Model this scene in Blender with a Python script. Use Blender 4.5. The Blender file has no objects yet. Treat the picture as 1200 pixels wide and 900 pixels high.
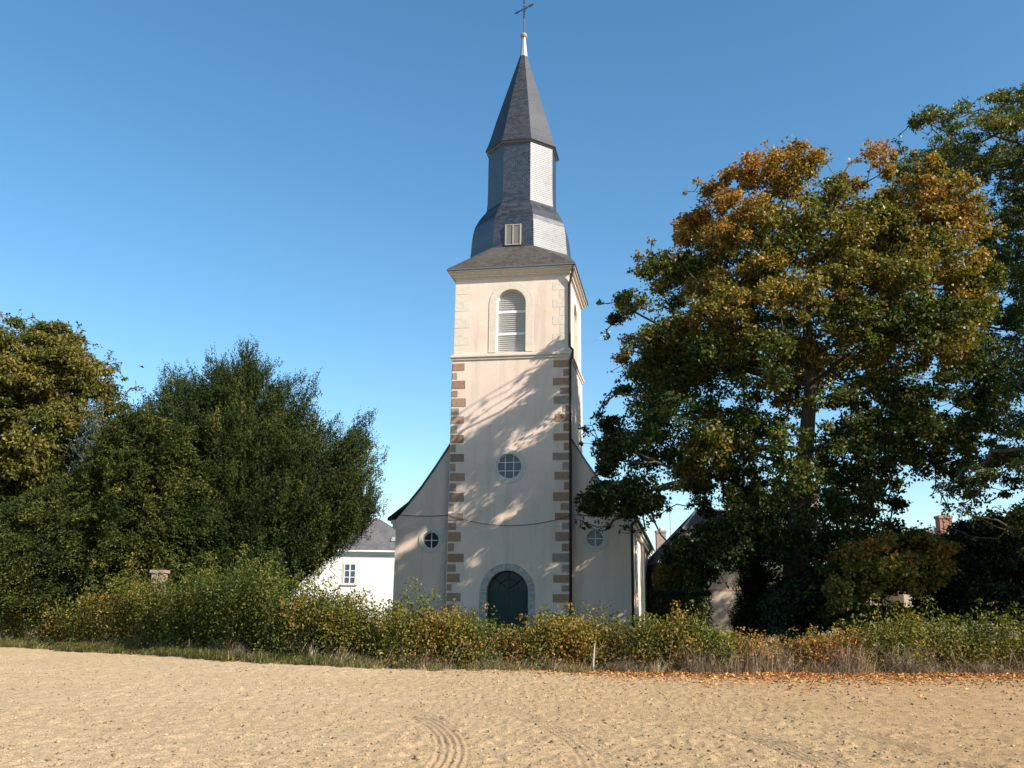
import bpy, bmesh, math, random
import numpy as np
from mathutils import Vector, Matrix

random.seed(7)
rng = np.random.default_rng(7)
R = math.radians
scene = bpy.context.scene
COL = scene.collection

# ------------------------------------------------------------------ camera
F_PX, PITCH, ROLL, EYE = 1097.3, 0.2366, 0.0127, 1.6
cam_data = bpy.data.cameras.new('camera')
cam_data.sensor_fit = 'HORIZONTAL'
cam_data.sensor_width = 36.0
cam_data.lens = F_PX / 1200 * 36.0
cam_data.clip_start = 0.1
cam_data.clip_end = 20000
cam = bpy.data.objects.new('camera', cam_data)
COL.objects.link(cam)
_r = Vector((1, 0, 0))
_u = Vector((0, -math.sin(PITCH), math.cos(PITCH)))
_f = Vector((0, math.cos(PITCH), math.sin(PITCH)))
_r2 = _r * math.cos(ROLL) + _u * math.sin(ROLL)
_u2 = _u * math.cos(ROLL) - _r * math.sin(ROLL)
M = Matrix((_r2, _u2, -_f)).transposed().to_4x4()
M.translation = Vector((0, 0, EYE))
cam.matrix_world = M
scene.camera = cam

# ------------------------------------------------------------------ sky, sun, exposure
SUN_AZ = 125.0      # degrees clockwise from +Y
SUN_EL = 34.0
world = bpy.data.worlds.new('World')
scene.world = world
world.use_nodes = True
wn = world.node_tree
wn.nodes.clear()
sky = wn.nodes.new('ShaderNodeTexSky')
sky.sky_type = 'NISHITA'
sky.sun_disc = False
sky.sun_elevation = R(SUN_EL)
sky.sun_rotation = R(SUN_AZ)
sky.altitude = 100
sky.air_density = 1.0
sky.dust_density = 0.4
sky.ozone_density = 1.6
bg = wn.nodes.new('ShaderNodeBackground')
bg.inputs['Strength'].default_value = 0.107
wo = wn.nodes.new('ShaderNodeOutputWorld')
hsv = wn.nodes.new('ShaderNodeHueSaturation')      # the camera's vivid rendering of a clear autumn sky
hsv.inputs['Hue'].default_value = 0.491
hsv.inputs['Saturation'].default_value = 1.24
hsv.inputs['Value'].default_value = 1.0
wn.links.new(sky.outputs[0], hsv.inputs['Color'])
wn.links.new(hsv.outputs[0], bg.inputs[0])
wn.links.new(bg.outputs[0], wo.inputs[0])

sun_data = bpy.data.lights.new('sun', 'SUN')
sun_data.energy = 5.0
sun_data.angle = R(0.5)
sun_data.color = (1.0, 0.92, 0.80)
sun = bpy.data.objects.new('sun', sun_data)
COL.objects.link(sun)
S = Vector((math.sin(R(SUN_AZ)) * math.cos(R(SUN_EL)), math.cos(R(SUN_AZ)) * math.cos(R(SUN_EL)), math.sin(R(SUN_EL))))
sun.rotation_euler = S.to_track_quat('Z', 'Y').to_euler()
sun.location = S * 60

scene.view_settings.view_transform = 'Standard'
scene.view_settings.look = 'None'
scene.view_settings.exposure = 0.92
scene.view_settings.gamma = 1.0
scene.view_settings.use_curve_mapping = False
scene.render.engine = 'CYCLES'
scene.cycles.max_bounces = 6
scene.cycles.transparent_max_bounces = 8
scene.cycles.use_denoising = True

# ------------------------------------------------------------------ helpers: measuring
def ray(px, py):
    X, Y = px - 600, py - 450
    cr, sr = math.cos(ROLL), math.sin(ROLL)
    x = X * cr + Y * sr
    y = -X * sr + Y * cr
    c, s = math.cos(PITCH), math.sin(PITCH)
    return np.array([x / F_PX, c + (y / F_PX) * s, s - (y / F_PX) * c])

def at(px, py, Y):
    """The place at distance Y seen at a point of the survey photograph."""
    d = ray(px, py)
    return d * (Y / d[1]) + np.array([0, 0, EYE])

# ------------------------------------------------------------------ helpers: objects
def tag(o, label=None, cat=None, group=None, kind=None):
    if label: o['label'] = label
    if cat: o['category'] = cat
    if group: o['group'] = group
    if kind: o['kind'] = kind
    return o

def empty(name, loc=(0, 0, 0), rz=0.0):
    o = bpy.data.objects.new(name, None)
    o.empty_display_size = 0.3
    COL.objects.link(o)
    o.location = loc
    o.rotation_euler = (0, 0, rz)
    return o

def link(name, me, mat, parent=None):
    if mat is not None:
        me.materials.clear()
        me.materials.append(mat)
    o = bpy.data.objects.new(name, me)
    COL.objects.link(o)
    if parent is not None:
        o.parent = parent
    return o

class MB:
    """Collects faces (with optional uv) and links them as one mesh object."""
    def __init__(self):
        self.v, self.f, self.uv = [], [], []
    def face(self, pts, uv=None):
        n = len(self.v)
        self.v.extend([tuple(p) for p in pts])
        self.f.append(tuple(range(n, n + len(pts))))
        self.uv.append(uv if uv else [(0, 0)] * len(pts))
    def box(self, x0, x1, y0, y1, z0, z1, rot=None, org=(0, 0, 0)):
        P = [(x, y, z) for z in (z0, z1) for y in (y0, y1) for x in (x0, x1)]
        if rot is not None:
            P = [tuple(rot @ Vector(p) + Vector(org)) for p in P]
        else:
            P = [(p[0] + org[0], p[1] + org[1], p[2] + org[2]) for p in P]
        for q in ((0, 2, 3, 1), (4, 5, 7, 6), (0, 1, 5, 4), (2, 6, 7, 3), (0, 4, 6, 2), (1, 3, 7, 5)):
            self.face([P[i] for i in q])
    def tube(self, pts, rad, n=8, cap=True):
        pts = [Vector(p) for p in pts]
        if not hasattr(rad, '__len__'):
            rad = [rad] * len(pts)
        rings = []
        for i, p in enumerate(pts):
            d = (pts[min(i + 1, len(pts) - 1)] - pts[max(i - 1, 0)])
            if d.length < 1e-9: d = Vector((0, 0, 1))
            d.normalize()
            a = d.cross(Vector((0.31, 0.95, 0.05)))
            if a.length < 0.1: a = d.cross(Vector((1, 0, 0)))
            a.normalize()
            b = d.cross(a)
            rings.append([p + (a * math.cos(2 * math.pi * k / n) + b * math.sin(2 * math.pi * k / n)) * rad[i] for k in range(n)])
        base = len(self.v)
        for r_ in rings: self.v.extend([tuple(q) for q in r_])
        for i in range(len(pts) - 1):
            for k in range(n):
                k2 = (k + 1) % n
                self.f.append((base + i * n + k, base + i * n + k2, base + (i + 1) * n + k2, base + (i + 1) * n + k))
                self.uv.append([(0, 0)] * 4)
        if cap:
            self.f.append(tuple(base + k for k in reversed(range(n)))); self.uv.append([(0, 0)] * n)
            self.f.append(tuple(base + (len(pts) - 1) * n + k for k in range(n))); self.uv.append([(0, 0)] * n)
    def strip(self, inner, outer, v0, v1, closed=False):
        """A band between two outlines (u,z) extruded from depth v0 (front) to v1 (back)."""
        n = len(inner)
        m = n if closed else n - 1
        P = lambda q, v: (q[0], v, q[1])
        for i in range(m):
            j = (i + 1) % n
            a, b, c, d = inner[i], inner[j], outer[j], outer[i]
            self.face([P(a, v0), P(d, v0), P(c, v0), P(b, v0)])
            self.face([P(a, v1), P(b, v1), P(c, v1), P(d, v1)])
            self.face([P(a, v0), P(b, v0), P(b, v1), P(a, v1)])
            self.face([P(d, v0), P(d, v1), P(c, v1), P(c, v0)])
        if not closed:
            for i in (0, n - 1):
                self.face([P(inner[i], v0), P(inner[i], v1), P(outer[i], v1), P(outer[i], v0)])
    def prism(self, outline, v0, v1):
        """A closed outline (u,z) extruded along v."""
        n = len(outline)
        self.face([(q[0], v0, q[1]) for q in outline])
        self.face([(q[0], v1, q[1]) for q in reversed(outline)])
        for i in range(n):
            a, b = outline[i], outline[(i + 1) % n]
            self.face([(a[0], v0, a[1]), (a[0], v1, a[1]), (b[0], v1, b[1]), (b[0], v0, b[1])])
    def mesh(self, name, smooth=False, weld=True):
        me = bpy.data.meshes.new(name)
        me.from_pydata(self.v, [], self.f)
        uvl = me.uv_layers.new(name='UVMap')
        flat = [c for f in self.uv for p in f for c in p]
        uvl.data.foreach_set('uv', flat)
        if weld:
            bm = bmesh.new(); bm.from_mesh(me)
            bmesh.ops.remove_doubles(bm, verts=bm.verts, dist=1e-5)
            bmesh.ops.recalc_face_normals(bm, faces=bm.faces)
            bm.to_mesh(me); bm.free()
        if smooth:
            me.polygons.foreach_set('use_smooth', [True] * len(me.polygons))
        me.update()
        return me
    def build(self, name, mat, parent=None, smooth=False, weld=True, bevel=0.0):
        me = self.mesh(name, smooth, weld)
        if bevel > 0:
            bm = bmesh.new(); bm.from_mesh(me)
            es = [e for e in bm.edges if len(e.link_faces) == 2 and e.calc_face_angle(0) > 0.6]
            bmesh.ops.bevel(bm, geom=es, offset=bevel, segments=2, affect='EDGES', clamp_overlap=True)
            bm.to_mesh(me); bm.free()
        return link(name, me, mat, parent)

def fast_mesh(name, verts, faces, attr=None, smooth=False):
    """verts (N,3), faces (M,k) as numpy; attr = per-vertex float 'tone'."""
    me = bpy.data.meshes.new(name)
    M_, k = faces.shape
    me.vertices.add(len(verts)); me.vertices.foreach_set('co', np.ascontiguousarray(verts, np.float32).ravel())
    me.loops.add(M_ * k); me.loops.foreach_set('vertex_index', np.ascontiguousarray(faces, np.int32).ravel())
    me.polygons.add(M_); me.polygons.foreach_set('loop_start', np.arange(0, M_ * k, k, dtype=np.int32))
    me.polygons.foreach_set('loop_total', np.full(M_, k, np.int32))
    if smooth:
        me.polygons.foreach_set('use_smooth', np.ones(M_, bool))
    me.update(calc_edges=True)
    if attr is not None:
        a = me.attributes.new('tone', 'FLOAT', 'POINT')
        a.data.foreach_set('value', np.ascontiguousarray(attr, np.float32))
    me.validate()
    return me

# ------------------------------------------------------------------ helpers: materials
class NT:
    def __init__(self, name):
        self.m = bpy.data.materials.new(name)
        self.m.use_nodes = True
        self.t = self.m.node_tree
        self.t.nodes.clear()
        self.out = self.t.nodes.new('ShaderNodeOutputMaterial')
        self._tc = None
    def n(self, typ, **kw):
        nd = self.t.nodes.new('ShaderNode' + typ)
        for k, v in kw.items():
            if k in nd.inputs.keys() if isinstance(k, str) else False:
                pass
            setattr(nd, k, v)
        return nd
    def l(self, a, b):
        self.t.links.new(a, b)
    def put(self, node, key, val):
        s = node.inputs[key]
        if hasattr(val, 'is_output'): self.l(val, s)
        else: s.default_value = val
    def tc(self, which='Object'):
        if self._tc is None: self._tc = self.n('TexCoord')
        return self._tc.outputs[which]
    def noise(self, scale, detail=4, rough=0.55, vec=None, dist=0.0, out='Fac'):
        nd = self.n('TexNoise')
        self.put(nd, 'Vector', vec if vec is not None else self.tc())
        self.put(nd, 'Scale', scale); self.put(nd, 'Detail', detail); self.put(nd, 'Roughness', rough); self.put(nd, 'Distortion', dist)
        return nd.outputs[out]
    def mapping(self, scale=(1, 1, 1), vec=None, loc=(0, 0, 0)):
        nd = self.n('Mapping')
        self.put(nd, 'Vector', vec if vec is not None else self.tc())
        nd.inputs['Scale'].default_value = scale
        nd.inputs['Location'].default_value = loc
        return nd.outputs[0]
    def ramp(self, fac, stops, interp='LINEAR'):
        nd = self.n('ValToRGB')
        nd.color_ramp.interpolation = interp
        e = nd.color_ramp.elements
        while len(e) < len(stops): e.new(0.5)
        for el, (p, c) in zip(e, stops):
            el.position = p
            el.color = (*c, 1) if len(c) == 3 else c
        self.put(nd, 'Fac', fac)
        return nd.outputs['Color']
    def mix(self, fac, a, b, mode='MIX'):
        nd = self.n('Mix'); nd.data_type = 'RGBA'; nd.blend_type = mode
        self.put(nd, 0, fac)
        for idx, v in ((6, a), (7, b)):
            if hasattr(v, 'is_output'): self.l(v, nd.inputs[idx])
            else: nd.inputs[idx].default_value = (*v, 1) if len(v) == 3 else v
        return nd.outputs[2]
    def math(self, op, a, b=0.0, clamp=False):
        nd = self.n('Math'); nd.operation = op; nd.use_clamp = clamp
        self.put(nd, 0, a); self.put(nd, 1, b)
        return nd.outputs[0]
    def bump(self, h, strength=0.3, dist=0.02, normal=None):
        nd = self.n('Bump')
        self.put(nd, 'Height', h); self.put(nd, 'Strength', strength); self.put(nd, 'Distance', dist)
        if normal is not None: self.l(normal, nd.inputs['Normal'])
        return nd.outputs[0]
    def principled(self, color, rough=0.8, spec=0.3, metal=0.0, normal=None, ior=1.45):
        p = self.n('BsdfPrincipled')
        if hasattr(color, 'is_output'): self.l(color, p.inputs['Base Color'])
        else: p.inputs['Base Color'].default_value = (*color, 1)
        p.inputs['IOR'].default_value = ior
        self.put(p, 'Roughness', rough); self.put(p, 'Specular IOR Level', spec); self.put(p, 'Metallic', metal)
        if normal is not None: self.l(normal, p.inputs['Normal'])
        return p.outputs[0]
    def done(self, shader):
        self.l(shader, self.out.inputs['Surface'])
        return self.m

def mat_plain(name, color, rough=0.6, spec=0.4, metal=0.0, var=0.15, scale=6.0):
    t = NT(name)
    f = t.noise(scale, 4)
    c = t.mix(f, tuple(x * (1 - var) for x in color), tuple(min(1, x * (1 + var)) for x in color))
    return t.done(t.principled(c, rough, spec, metal, t.bump(t.noise(scale * 8, 3), 0.15, 0.01)))

def mat_plaster(name, color, stain):
    t = NT(name)
    a = t.noise(0.55, 5, 0.6)
    b = t.noise(5.0, 5, 0.65)
    streak = t.noise(1.0, 4, 0.6, vec=t.mapping((2.2, 2.2, 0.22)))
    c = t.mix(t.ramp(a, [(0.32, (0, 0, 0)), (0.72, (1, 1, 1))]), tuple(x * 0.88 for x in color), tuple(x * 1.05 for x in color))
    c = t.mix(t.math('MULTIPLY', t.ramp(b, [(0.4, (0, 0, 0)), (0.75, (1, 1, 1))]), 0.22), c, tuple(x * 0.82 for x in color))
    c = t.mix(t.math('MULTIPLY', t.ramp(streak, [(0.48, (0, 0, 0)), (0.75, (1, 1, 1))]), 0.6), c, stain)
    sep = t.n('SeparateXYZ'); t.l(t.tc(), sep.inputs[0])
    foot = t.math('ADD', sep.outputs['Z'], t.math('MULTIPLY', t.noise(0.9, 4), -2.2))
    c = t.mix(t.math('MULTIPLY', t.ramp(foot, [(0.0, (1, 1, 1)), (0.9, (0, 0, 0))]), 0.45), c, tuple(x * 0.72 for x in stain))
    crack = t.n('TexVoronoi'); crack.feature = 'DISTANCE_TO_EDGE'; t.put(crack, 'Vector', t.tc()); t.put(crack, 'Scale', 0.33)
    c = t.mix(t.math('MULTIPLY', t.ramp(crack.outputs['Distance'], [(0.0, (1, 1, 1)), (0.006, (0, 0, 0))]), 0.14), c, stain)
    h = t.math('ADD', t.noise(38, 4, 0.6), t.math('MULTIPLY', t.noise(4, 3), 0.8))
    return t.done(t.principled(c, 0.92, 0.15, 0, t.bump(h, 0.28, 0.02)))

def mat_slate(name, dark, light, rough, spec, row=0.115, width=0.2, lichen=0.25, ior=1.45):
    t = NT(name)
    uv = t.tc('UV')
    wob = t.n('VectorMath'); wob.operation = 'ADD'
    nz = t.n('TexNoise'); t.put(nz, 'Vector', uv); t.put(nz, 'Scale', 3.0)
    sc = t.n('VectorMath'); sc.operation = 'SCALE'; t.l(nz.outputs['Color'], sc.inputs[0]); sc.inputs['Scale'].default_value = 0.03
    t.l(uv, wob.inputs[0]); t.l(sc.outputs[0], wob.inputs[1])
    br = t.n('TexBrick'); br.offset = 0.5
    t.put(br, 'Vector', wob.outputs[0]); t.put(br, 'Scale', 1.0)
    t.put(br, 'Brick Width', width); t.put(br, 'Row Height', row)
    t.put(br, 'Mortar Size', 0.006); t.put(br, 'Mortar Smooth', 0.3); t.put(br, 'Bias', 0.0)
    br.inputs['Color1'].default_value = (0.0, 0.0, 0.0, 1); br.inputs['Color2'].default_value = (1, 1, 1, 1)
    br.inputs['Mortar'].default_value = (0.3, 0.3, 0.3, 1)
    c = t.mix(br.outputs['Color'], dark, light)
    big = t.noise(0.9, 4, 0.6)
    c = t.mix(t.math('MULTIPLY', t.ramp(big, [(0.4, (0, 0, 0)), (0.7, (1, 1, 1))]), 0.5), c, tuple(x * 1.45 for x in light))
    lic = t.noise(14, 3, 0.7)
    c = t.mix(t.math('MULTIPLY', t.ramp(lic, [(0.62, (0, 0, 0)), (0.72, (1, 1, 1))]), lichen), c, (0.22, 0.21, 0.19))
    c = t.mix(t.math('MULTIPLY', br.outputs['Fac'], 0.85), c, tuple(x * 0.3 for x in dark))
    sep = t.n('SeparateXYZ'); t.l(wob.outputs[0], sep.inputs[0])
    tilt = t.math('FRACT', t.math('DIVIDE', sep.outputs['Y'], row))      # each course laps over the one below
    h = t.math('ADD', t.math('MULTIPLY', tilt, -0.6), t.math('MULTIPLY', br.outputs['Fac'], -0.8))
    h = t.math('ADD', h, t.math('MULTIPLY', br.outputs['Color'], 0.5))
    h = t.math('ADD', h, t.math('MULTIPLY', t.noise(40, 3), 0.3))
    rr = t.math('ADD', rough - 0.07, t.math('MULTIPLY', br.outputs['Color'], 0.14))
    return t.done(t.principled(c, rr, spec, 0, t.bump(h, 0.35, 0.012), ior))

def mat_stone(name, stops, scale=3.0, rough=0.9, per_object=True, blot=0.45):
    t = NT(name)
    if per_object:
        oi = t.n('ObjectInfo')
        base = t.ramp(oi.outputs['Random'], stops)
    else:
        base = t.ramp(t.noise(scale * 0.4, 3), stops)
    f = t.noise(scale * 4, 5, 0.7)
    c = t.mix(t.math('MULTIPLY', t.ramp(f, [(0.35, (1, 1, 1)), (0.6, (0, 0, 0))]), blot), base, (0.07, 0.055, 0.045))
    c = t.mix(t.math('MULTIPLY', t.ramp(t.noise(scale * 9, 3), [(0.55, (0, 0, 0)), (0.75, (1, 1, 1))]), 0.3), c, (0.45, 0.40, 0.33))
    return t.done(t.principled(c, rough, 0.2, 0, t.bump(t.noise(scale * 8, 5, 0.7), 0.5, 0.03)))

def mat_leaf(name, stops, noise_scale=0.35, spec=0.35, trans=0.35, tint=(0.9, 1.0, 0.4), rough=0.5, vary=0.76):
    """Leaf colours run along 'tone' (season) mixed with a per-leaf and a per-bough variation."""
    t = NT(name)
    geo = t.n('NewGeometry')
    at_ = t.n('Attribute'); at_.attribute_name = 'tone'
    big = t.noise(noise_scale, 3)
    f = t.math('ADD', at_.outputs['Fac'], t.math('MULTIPLY', t.math('SUBTRACT', geo.outputs['Random Per Island'], 0.5), 0.42))
    f = t.math('ADD', f, t.math('MULTIPLY', t.math('SUBTRACT', big, 0.5), 0.5), clamp=True)
    c = t.ramp(f, stops)
    hv = t.n('HueSaturation'); t.l(c, hv.inputs['Color'])
    t.put(hv, 'Value', t.math('ADD', 1.0 - vary / 2, t.math('MULTIPLY', t.math('FRACT', t.math('MULTIPLY', geo.outputs['Random Per Island'], 17.3)), vary)))
    p = t.principled(hv.outputs[0], rough, spec)
    tr = t.n('BsdfTranslucent')
    t.l(t.mix(1.0, hv.outputs[0], tint, 'MULTIPLY'), tr.inputs['Color'])
    mx = t.n('MixShader'); t.put(mx, 0, trans); t.l(p, mx.inputs[1]); t.l(tr.outputs[0], mx.inputs[2])
    return t.done(mx.outputs[0])

def mat_bark(name, a, b):
    t = NT(name)
    f = t.noise(3.0, 5, 0.7, vec=t.mapping((2.5, 2.5, 0.5)))
    c = t.ramp(f, [(0.3, a), (0.7, b)])
    return t.done(t.principled(c, 0.95, 0.1, 0, t.bump(f, 0.8, 0.05)))

PLASTER = mat_plaster('cream_render', (0.775, 0.605, 0.495), (0.50, 0.41, 0.34))
PLASTER_W = mat_plaster('white_render', (0.86, 0.81, 0.74), (0.66, 0.60, 0.52))
PLASTER_B = mat_plaster('beige_render', (0.43, 0.345, 0.275), (0.33, 0.27, 0.22))
STONE_CREAM = mat_stone('cream_stone', [(0.0, (0.65, 0.555, 0.455)), (1.0, (0.71, 0.615, 0.515))], 1.2, per_object=False, blot=0.10)
STONE_PALE = mat_stone('pale_quoin', [(0.0, (0.655, 0.56, 0.465)), (1.0, (0.71, 0.61, 0.51))], 0.8, blot=0.10)
STONE_RING = mat_stone('grey_limestone', [(0.0, (0.56, 0.505, 0.435)), (1.0, (0.65, 0.595, 0.525))], 0.8, per_object=False, blot=0.12)
STONE_DOOR = mat_stone('grey_granite', [(0.0, (0.42, 0.385, 0.36)), (1.0, (0.50, 0.46, 0.43))], 1.4, per_object=False)
STONE_QUOIN = mat_stone('brown_granite', [(0.0, (0.36, 0.205, 0.13)), (0.25, (0.42, 0.262, 0.175)), (0.45, (0.30, 0.19, 0.135)), (0.62, (0.44, 0.258, 0.155)),
                                          (0.8, (0.33, 0.25, 0.185)), (1.0, (0.36, 0.30, 0.245))], 1.4, blot=0.3)
STONE_SMALL = mat_stone('grey_brown_granite', [(0.0, (0.34, 0.20, 0.135)), (0.45, (0.38, 0.248, 0.18)), (0.85, (0.38, 0.28, 0.20)), (1.0, (0.39, 0.32, 0.26))], 1.4, blot=0.3)
SLATE = mat_slate('slate_new', (0.006, 0.0075, 0.012), (0.017, 0.019, 0.026), 0.41, 1.0, lichen=0.06, ior=1.55)
SLATE_OLD = mat_slate('slate_spire', (0.009, 0.0105, 0.0155), (0.029, 0.031, 0.038), 0.58, 0.7, lichen=0.35, ior=1.45)
SLATE_FLAT = mat_slate('slate_low_pitch', (0.045, 0.040, 0.036), (0.085, 0.075, 0.066), 0.8, 0.25, lichen=0.5)
SLATE_SCALE = mat_slate('slate_scales', (0.006, 0.0075, 0.012), (0.032, 0.035, 0.045), 0.60, 0.5, row=0.19, width=0.27, lichen=0.1)
SLATE_HOUSE = mat_slate('slate_house', (0.085, 0.082, 0.085), (0.13, 0.122, 0.122), 0.8, 0.25, lichen=0.35)
ZINC = mat_plain('zinc', (0.34, 0.34, 0.345), 0.5, 0.5, 0.25)
ZINC_DARK = mat_plain('weathered_zinc', (0.16, 0.165, 0.175), 0.5, 0.5, 0.3)
IRON = mat_plain('wrought_iron', (0.045, 0.035, 0.035), 0.6, 0.4)
PAINT_W = mat_plain('white_paint', (0.74, 0.73, 0.70), 0.5, 0.4, var=0.08)
PAINT_G = mat_plain('louvre_grey', (0.60, 0.60, 0.61), 0.6, 0.3, var=0.14)
PIPE_B = mat_plain('dark_pipe', (0.035, 0.033, 0.035), 0.5, 0.4)
DOOR_G = mat_plain('dark_green_paint', (0.006, 0.028, 0.024), 0.45, 0.4, var=0.3)
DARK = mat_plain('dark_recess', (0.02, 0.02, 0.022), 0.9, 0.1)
MESH_G = mat_plain('vent_mesh', (0.17, 0.155, 0.15), 0.8, 0.2, scale=30)
CABLE = mat_plain('cable_black', (0.03, 0.028, 0.026), 0.7, 0.2)
WOOD_V = mat_plain('weathered_wood', (0.36, 0.31, 0.25), 0.9, 0.1, scale=20)
WOOD_W = mat_plain('bleached_wood', (0.50, 0.45, 0.39), 0.9, 0.1, scale=20)

def mat_glass(name, color, rough):
    t = NT(name)
    f = t.noise(1.3, 3)
    c = t.mix(f, tuple(x * 0.7 for x in color), tuple(x * 1.3 for x in color))
    return t.done(t.principled(c, rough, 0.6, 0, t.bump(t.noise(2.2, 2), 0.12, 0.02)))
GLASS_B = mat_glass('leaded_glass_blue', (0.060, 0.085, 0.125), 0.22)
GLASS_D = mat_glass('dark_glass', (0.012, 0.013, 0.016), 0.45)
def mat_brick(name, c1, c2):
    t = NT(name)
    br = t.n('TexBrick'); t.put(br, 'Vector', t.mapping((1, 1, 1), vec=t.tc('UV'))); t.put(br, 'Scale', 1.0)
    t.put(br, 'Brick Width', 0.22); t.put(br, 'Row Height', 0.075); t.put(br, 'Mortar Size', 0.008)
    br.inputs['Color1'].default_value = (*c1, 1); br.inputs['Color2'].default_value = (*c2, 1); br.inputs['Mortar'].default_value = (0.4, 0.36, 0.31, 1)
    c = t.mix(t.math('MULTIPLY', t.noise(3, 4), 0.4), br.outputs['Color'], (0.18, 0.13, 0.11))
    return t.done(t.principled(c, 0.9, 0.2, 0, t.bump(br.outputs['Fac'], -0.4, 0.01)))
BRICK = mat_brick('red_brick', (0.36, 0.13, 0.075), (0.27, 0.10, 0.06))
BRICK_P = mat_brick('weathered_brick', (0.34, 0.22, 0.17), (0.24, 0.15, 0.12))

def uv_box(me):
    """Metre-true uv by the face's own direction (for bricks)."""
    uvl = me.uv_layers.active.data
    for p in me.polygons:
        n = p.normal
        for li in p.loop_indices:
            co = me.vertices[me.loops[li].vertex_index].co
            if abs(n.z) > 0.7: uvl[li].uv = (co.x, co.y)
            elif abs(n.x) > abs(n.y): uvl[li].uv = (co.y, co.z)
            else: uvl[li].uv = (co.x, co.z)

# ------------------------------------------------------------------ noise for terrain
def vnoise(x, y, cell, seed):
    """Smooth value noise in [-1,1]."""
    r_ = np.random.default_rng(seed)
    n = 512
    g = r_.uniform(-1, 1, (n, n)).astype(np.float32)
    u, v = x / cell, y / cell
    iu, iv = np.floor(u).astype(int), np.floor(v).astype(int)
    fu, fv = u - iu, v - iv
    fu = fu * fu * (3 - 2 * fu); fv = fv * fv * (3 - 2 * fv)
    a = g[iu % n, iv % n]; b = g[(iu + 1) % n, iv % n]; c = g[iu % n, (iv + 1) % n]; d = g[(iu + 1) % n, (iv + 1) % n]
    return (a * (1 - fu) + b * fu) * (1 - fv) + (c * (1 - fu) + d * fu) * fv

EDGE = np.array([(-60, 62), (-40, 50), (-28, 43), (-19.6, 37.5), (-13.1, 33.5), (-7.6, 29.4), (-3.4, 27.0), (0.1, 26.8), (3.55, 26.5), (7.0, 26.4), (10.7, 27.0), (14.7, 27.8), (24, 29.6), (40, 33), (60, 38)])
def edge_y(x):
    return np.interp(x, EDGE[:, 0], EDGE[:, 1])

# ------------------------------------------------------------------ ground and field
t = NT('churchyard_grass')
f = t.noise(0.5, 5, 0.6)
c = t.ramp(f, [(0.3, (0.045, 0.07, 0.02)), (0.55, (0.075, 0.095, 0.03)), (0.75, (0.14, 0.125, 0.06))])
GRASS_M = t.done(t.principled(c, 0.95, 0.1, 0, t.bump(t.noise(14, 4), 0.6, 0.05)))
b = MB()
b.face([(-4000, -1500, -0.12), (4000, -1500, -0.12), (4000, 6000, -0.12), (-4000, 6000, -0.12)])
tag(b.build('ground', GRASS_M, weld=False), kind='structure')

t = NT('dry_sandy_soil')
f1 = t.noise(0.35, 4, 0.6)
f2 = t.noise(6.0, 5, 0.7)
f3 = t.noise(45.0, 4, 0.75)
sx = t.n('SeparateXYZ'); t.l(t.tc(), sx.inputs[0])
drift = t.math('ADD', t.math('MULTIPLY', sx.outputs['X'], 0.09), t.math('ADD', t.math('MULTIPLY', t.noise(0.18, 3), 1.6), -0.35))
c = t.mix(t.ramp(drift, [(0.0, (0, 0, 0)), (1.0, (1, 1, 1))]), t.ramp(f1, [(0.3, (0.475, 0.345, 0.203)), (0.7, (0.55, 0.405, 0.245))]), t.ramp(f1, [(0.3, (0.375, 0.238, 0.114)), (0.7, (0.425, 0.278, 0.138))]))
c = t.mix(t.math('MULTIPLY', t.ramp(f2, [(0.35, (1, 1, 1)), (0.6, (0, 0, 0))]), 0.35), c, (0.37, 0.27, 0.165))
c = t.mix(t.math('MULTIPLY', t.ramp(t.noise(17, 3, 0.6), [(0.60, (0, 0, 0)), (0.68, (1, 1, 1))]), 0.55), c, (0.20, 0.13, 0.075))
c = t.mix(t.math('MULTIPLY', t.ramp(f3, [(0.43, (1, 1, 1)), (0.52, (0, 0, 0))]), 0.75), c, (0.24, 0.165, 0.095))
c = t.mix(t.math('MULTIPLY', t.ramp(f3, [(0.55, (0, 0, 0)), (0.68, (1, 1, 1))]), 0.4), c, (0.58, 0.445, 0.28))
SOIL = t.done(t.principled(c, 0.97, 0.08, 0, t.bump(t.math('ADD', t.math('MULTIPLY', f2, 1.2), f3), 0.75, 0.03)))

def field_height(X, Y):
    h = 0.026 * vnoise(X, Y, 2.6, 1) + 0.010 * vnoise(X * 0.6, Y * 1.3, 0.55, 2)
    c1 = vnoise(X, Y, 0.17, 3); c2 = vnoise(X, Y, 0.085, 4)
    h += 0.010 * c1 + 0.017 * c2
    h += 0.035 * np.clip(vnoise(X, Y, 0.12, 6) - 0.62, 0, 1) / 0.38
    h += 0.011 * np.sin(2 * np.pi * (Y + 0.12 * X + 0.3 * vnoise(X, Y, 3.0, 8)) / 0.75)
    # tyre marks of a turning tractor: groups of curved lug ridges
    for cx, cy, r0, r1, a0, a1 in ((-13.0, 11.0, 12.1, 12.6, -16, 34), (-11.4, 11.0, 12.1, 12.6, -16, 30), (-9.0, 10.8, 12.2, 12.85, -16, 36), (-7.3, 11.0, 12.2, 12.7, -16, 32)):
        rr = np.hypot(X - cx, Y - cy); an = np.degrees(np.arctan2(Y - cy, X - cx))
        m = np.clip((rr - r0) / 0.08, 0, 1) * np.clip((r1 - rr) / 0.08, 0, 1) * np.clip((an - a0) / 9, 0, 1) * np.clip((a1 - an) / 9, 0, 1) * np.clip(0.75 + 0.6 * vnoise(X, Y, 1.3, 78), 0.15, 1)
        h = h * (1 - 0.7 * m) + m * ((0.011 + 0.005 * vnoise(X, Y, 0.4, 77)) * np.sin(2 * np.pi * rr / 0.088) - 0.01)
    return h

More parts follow.
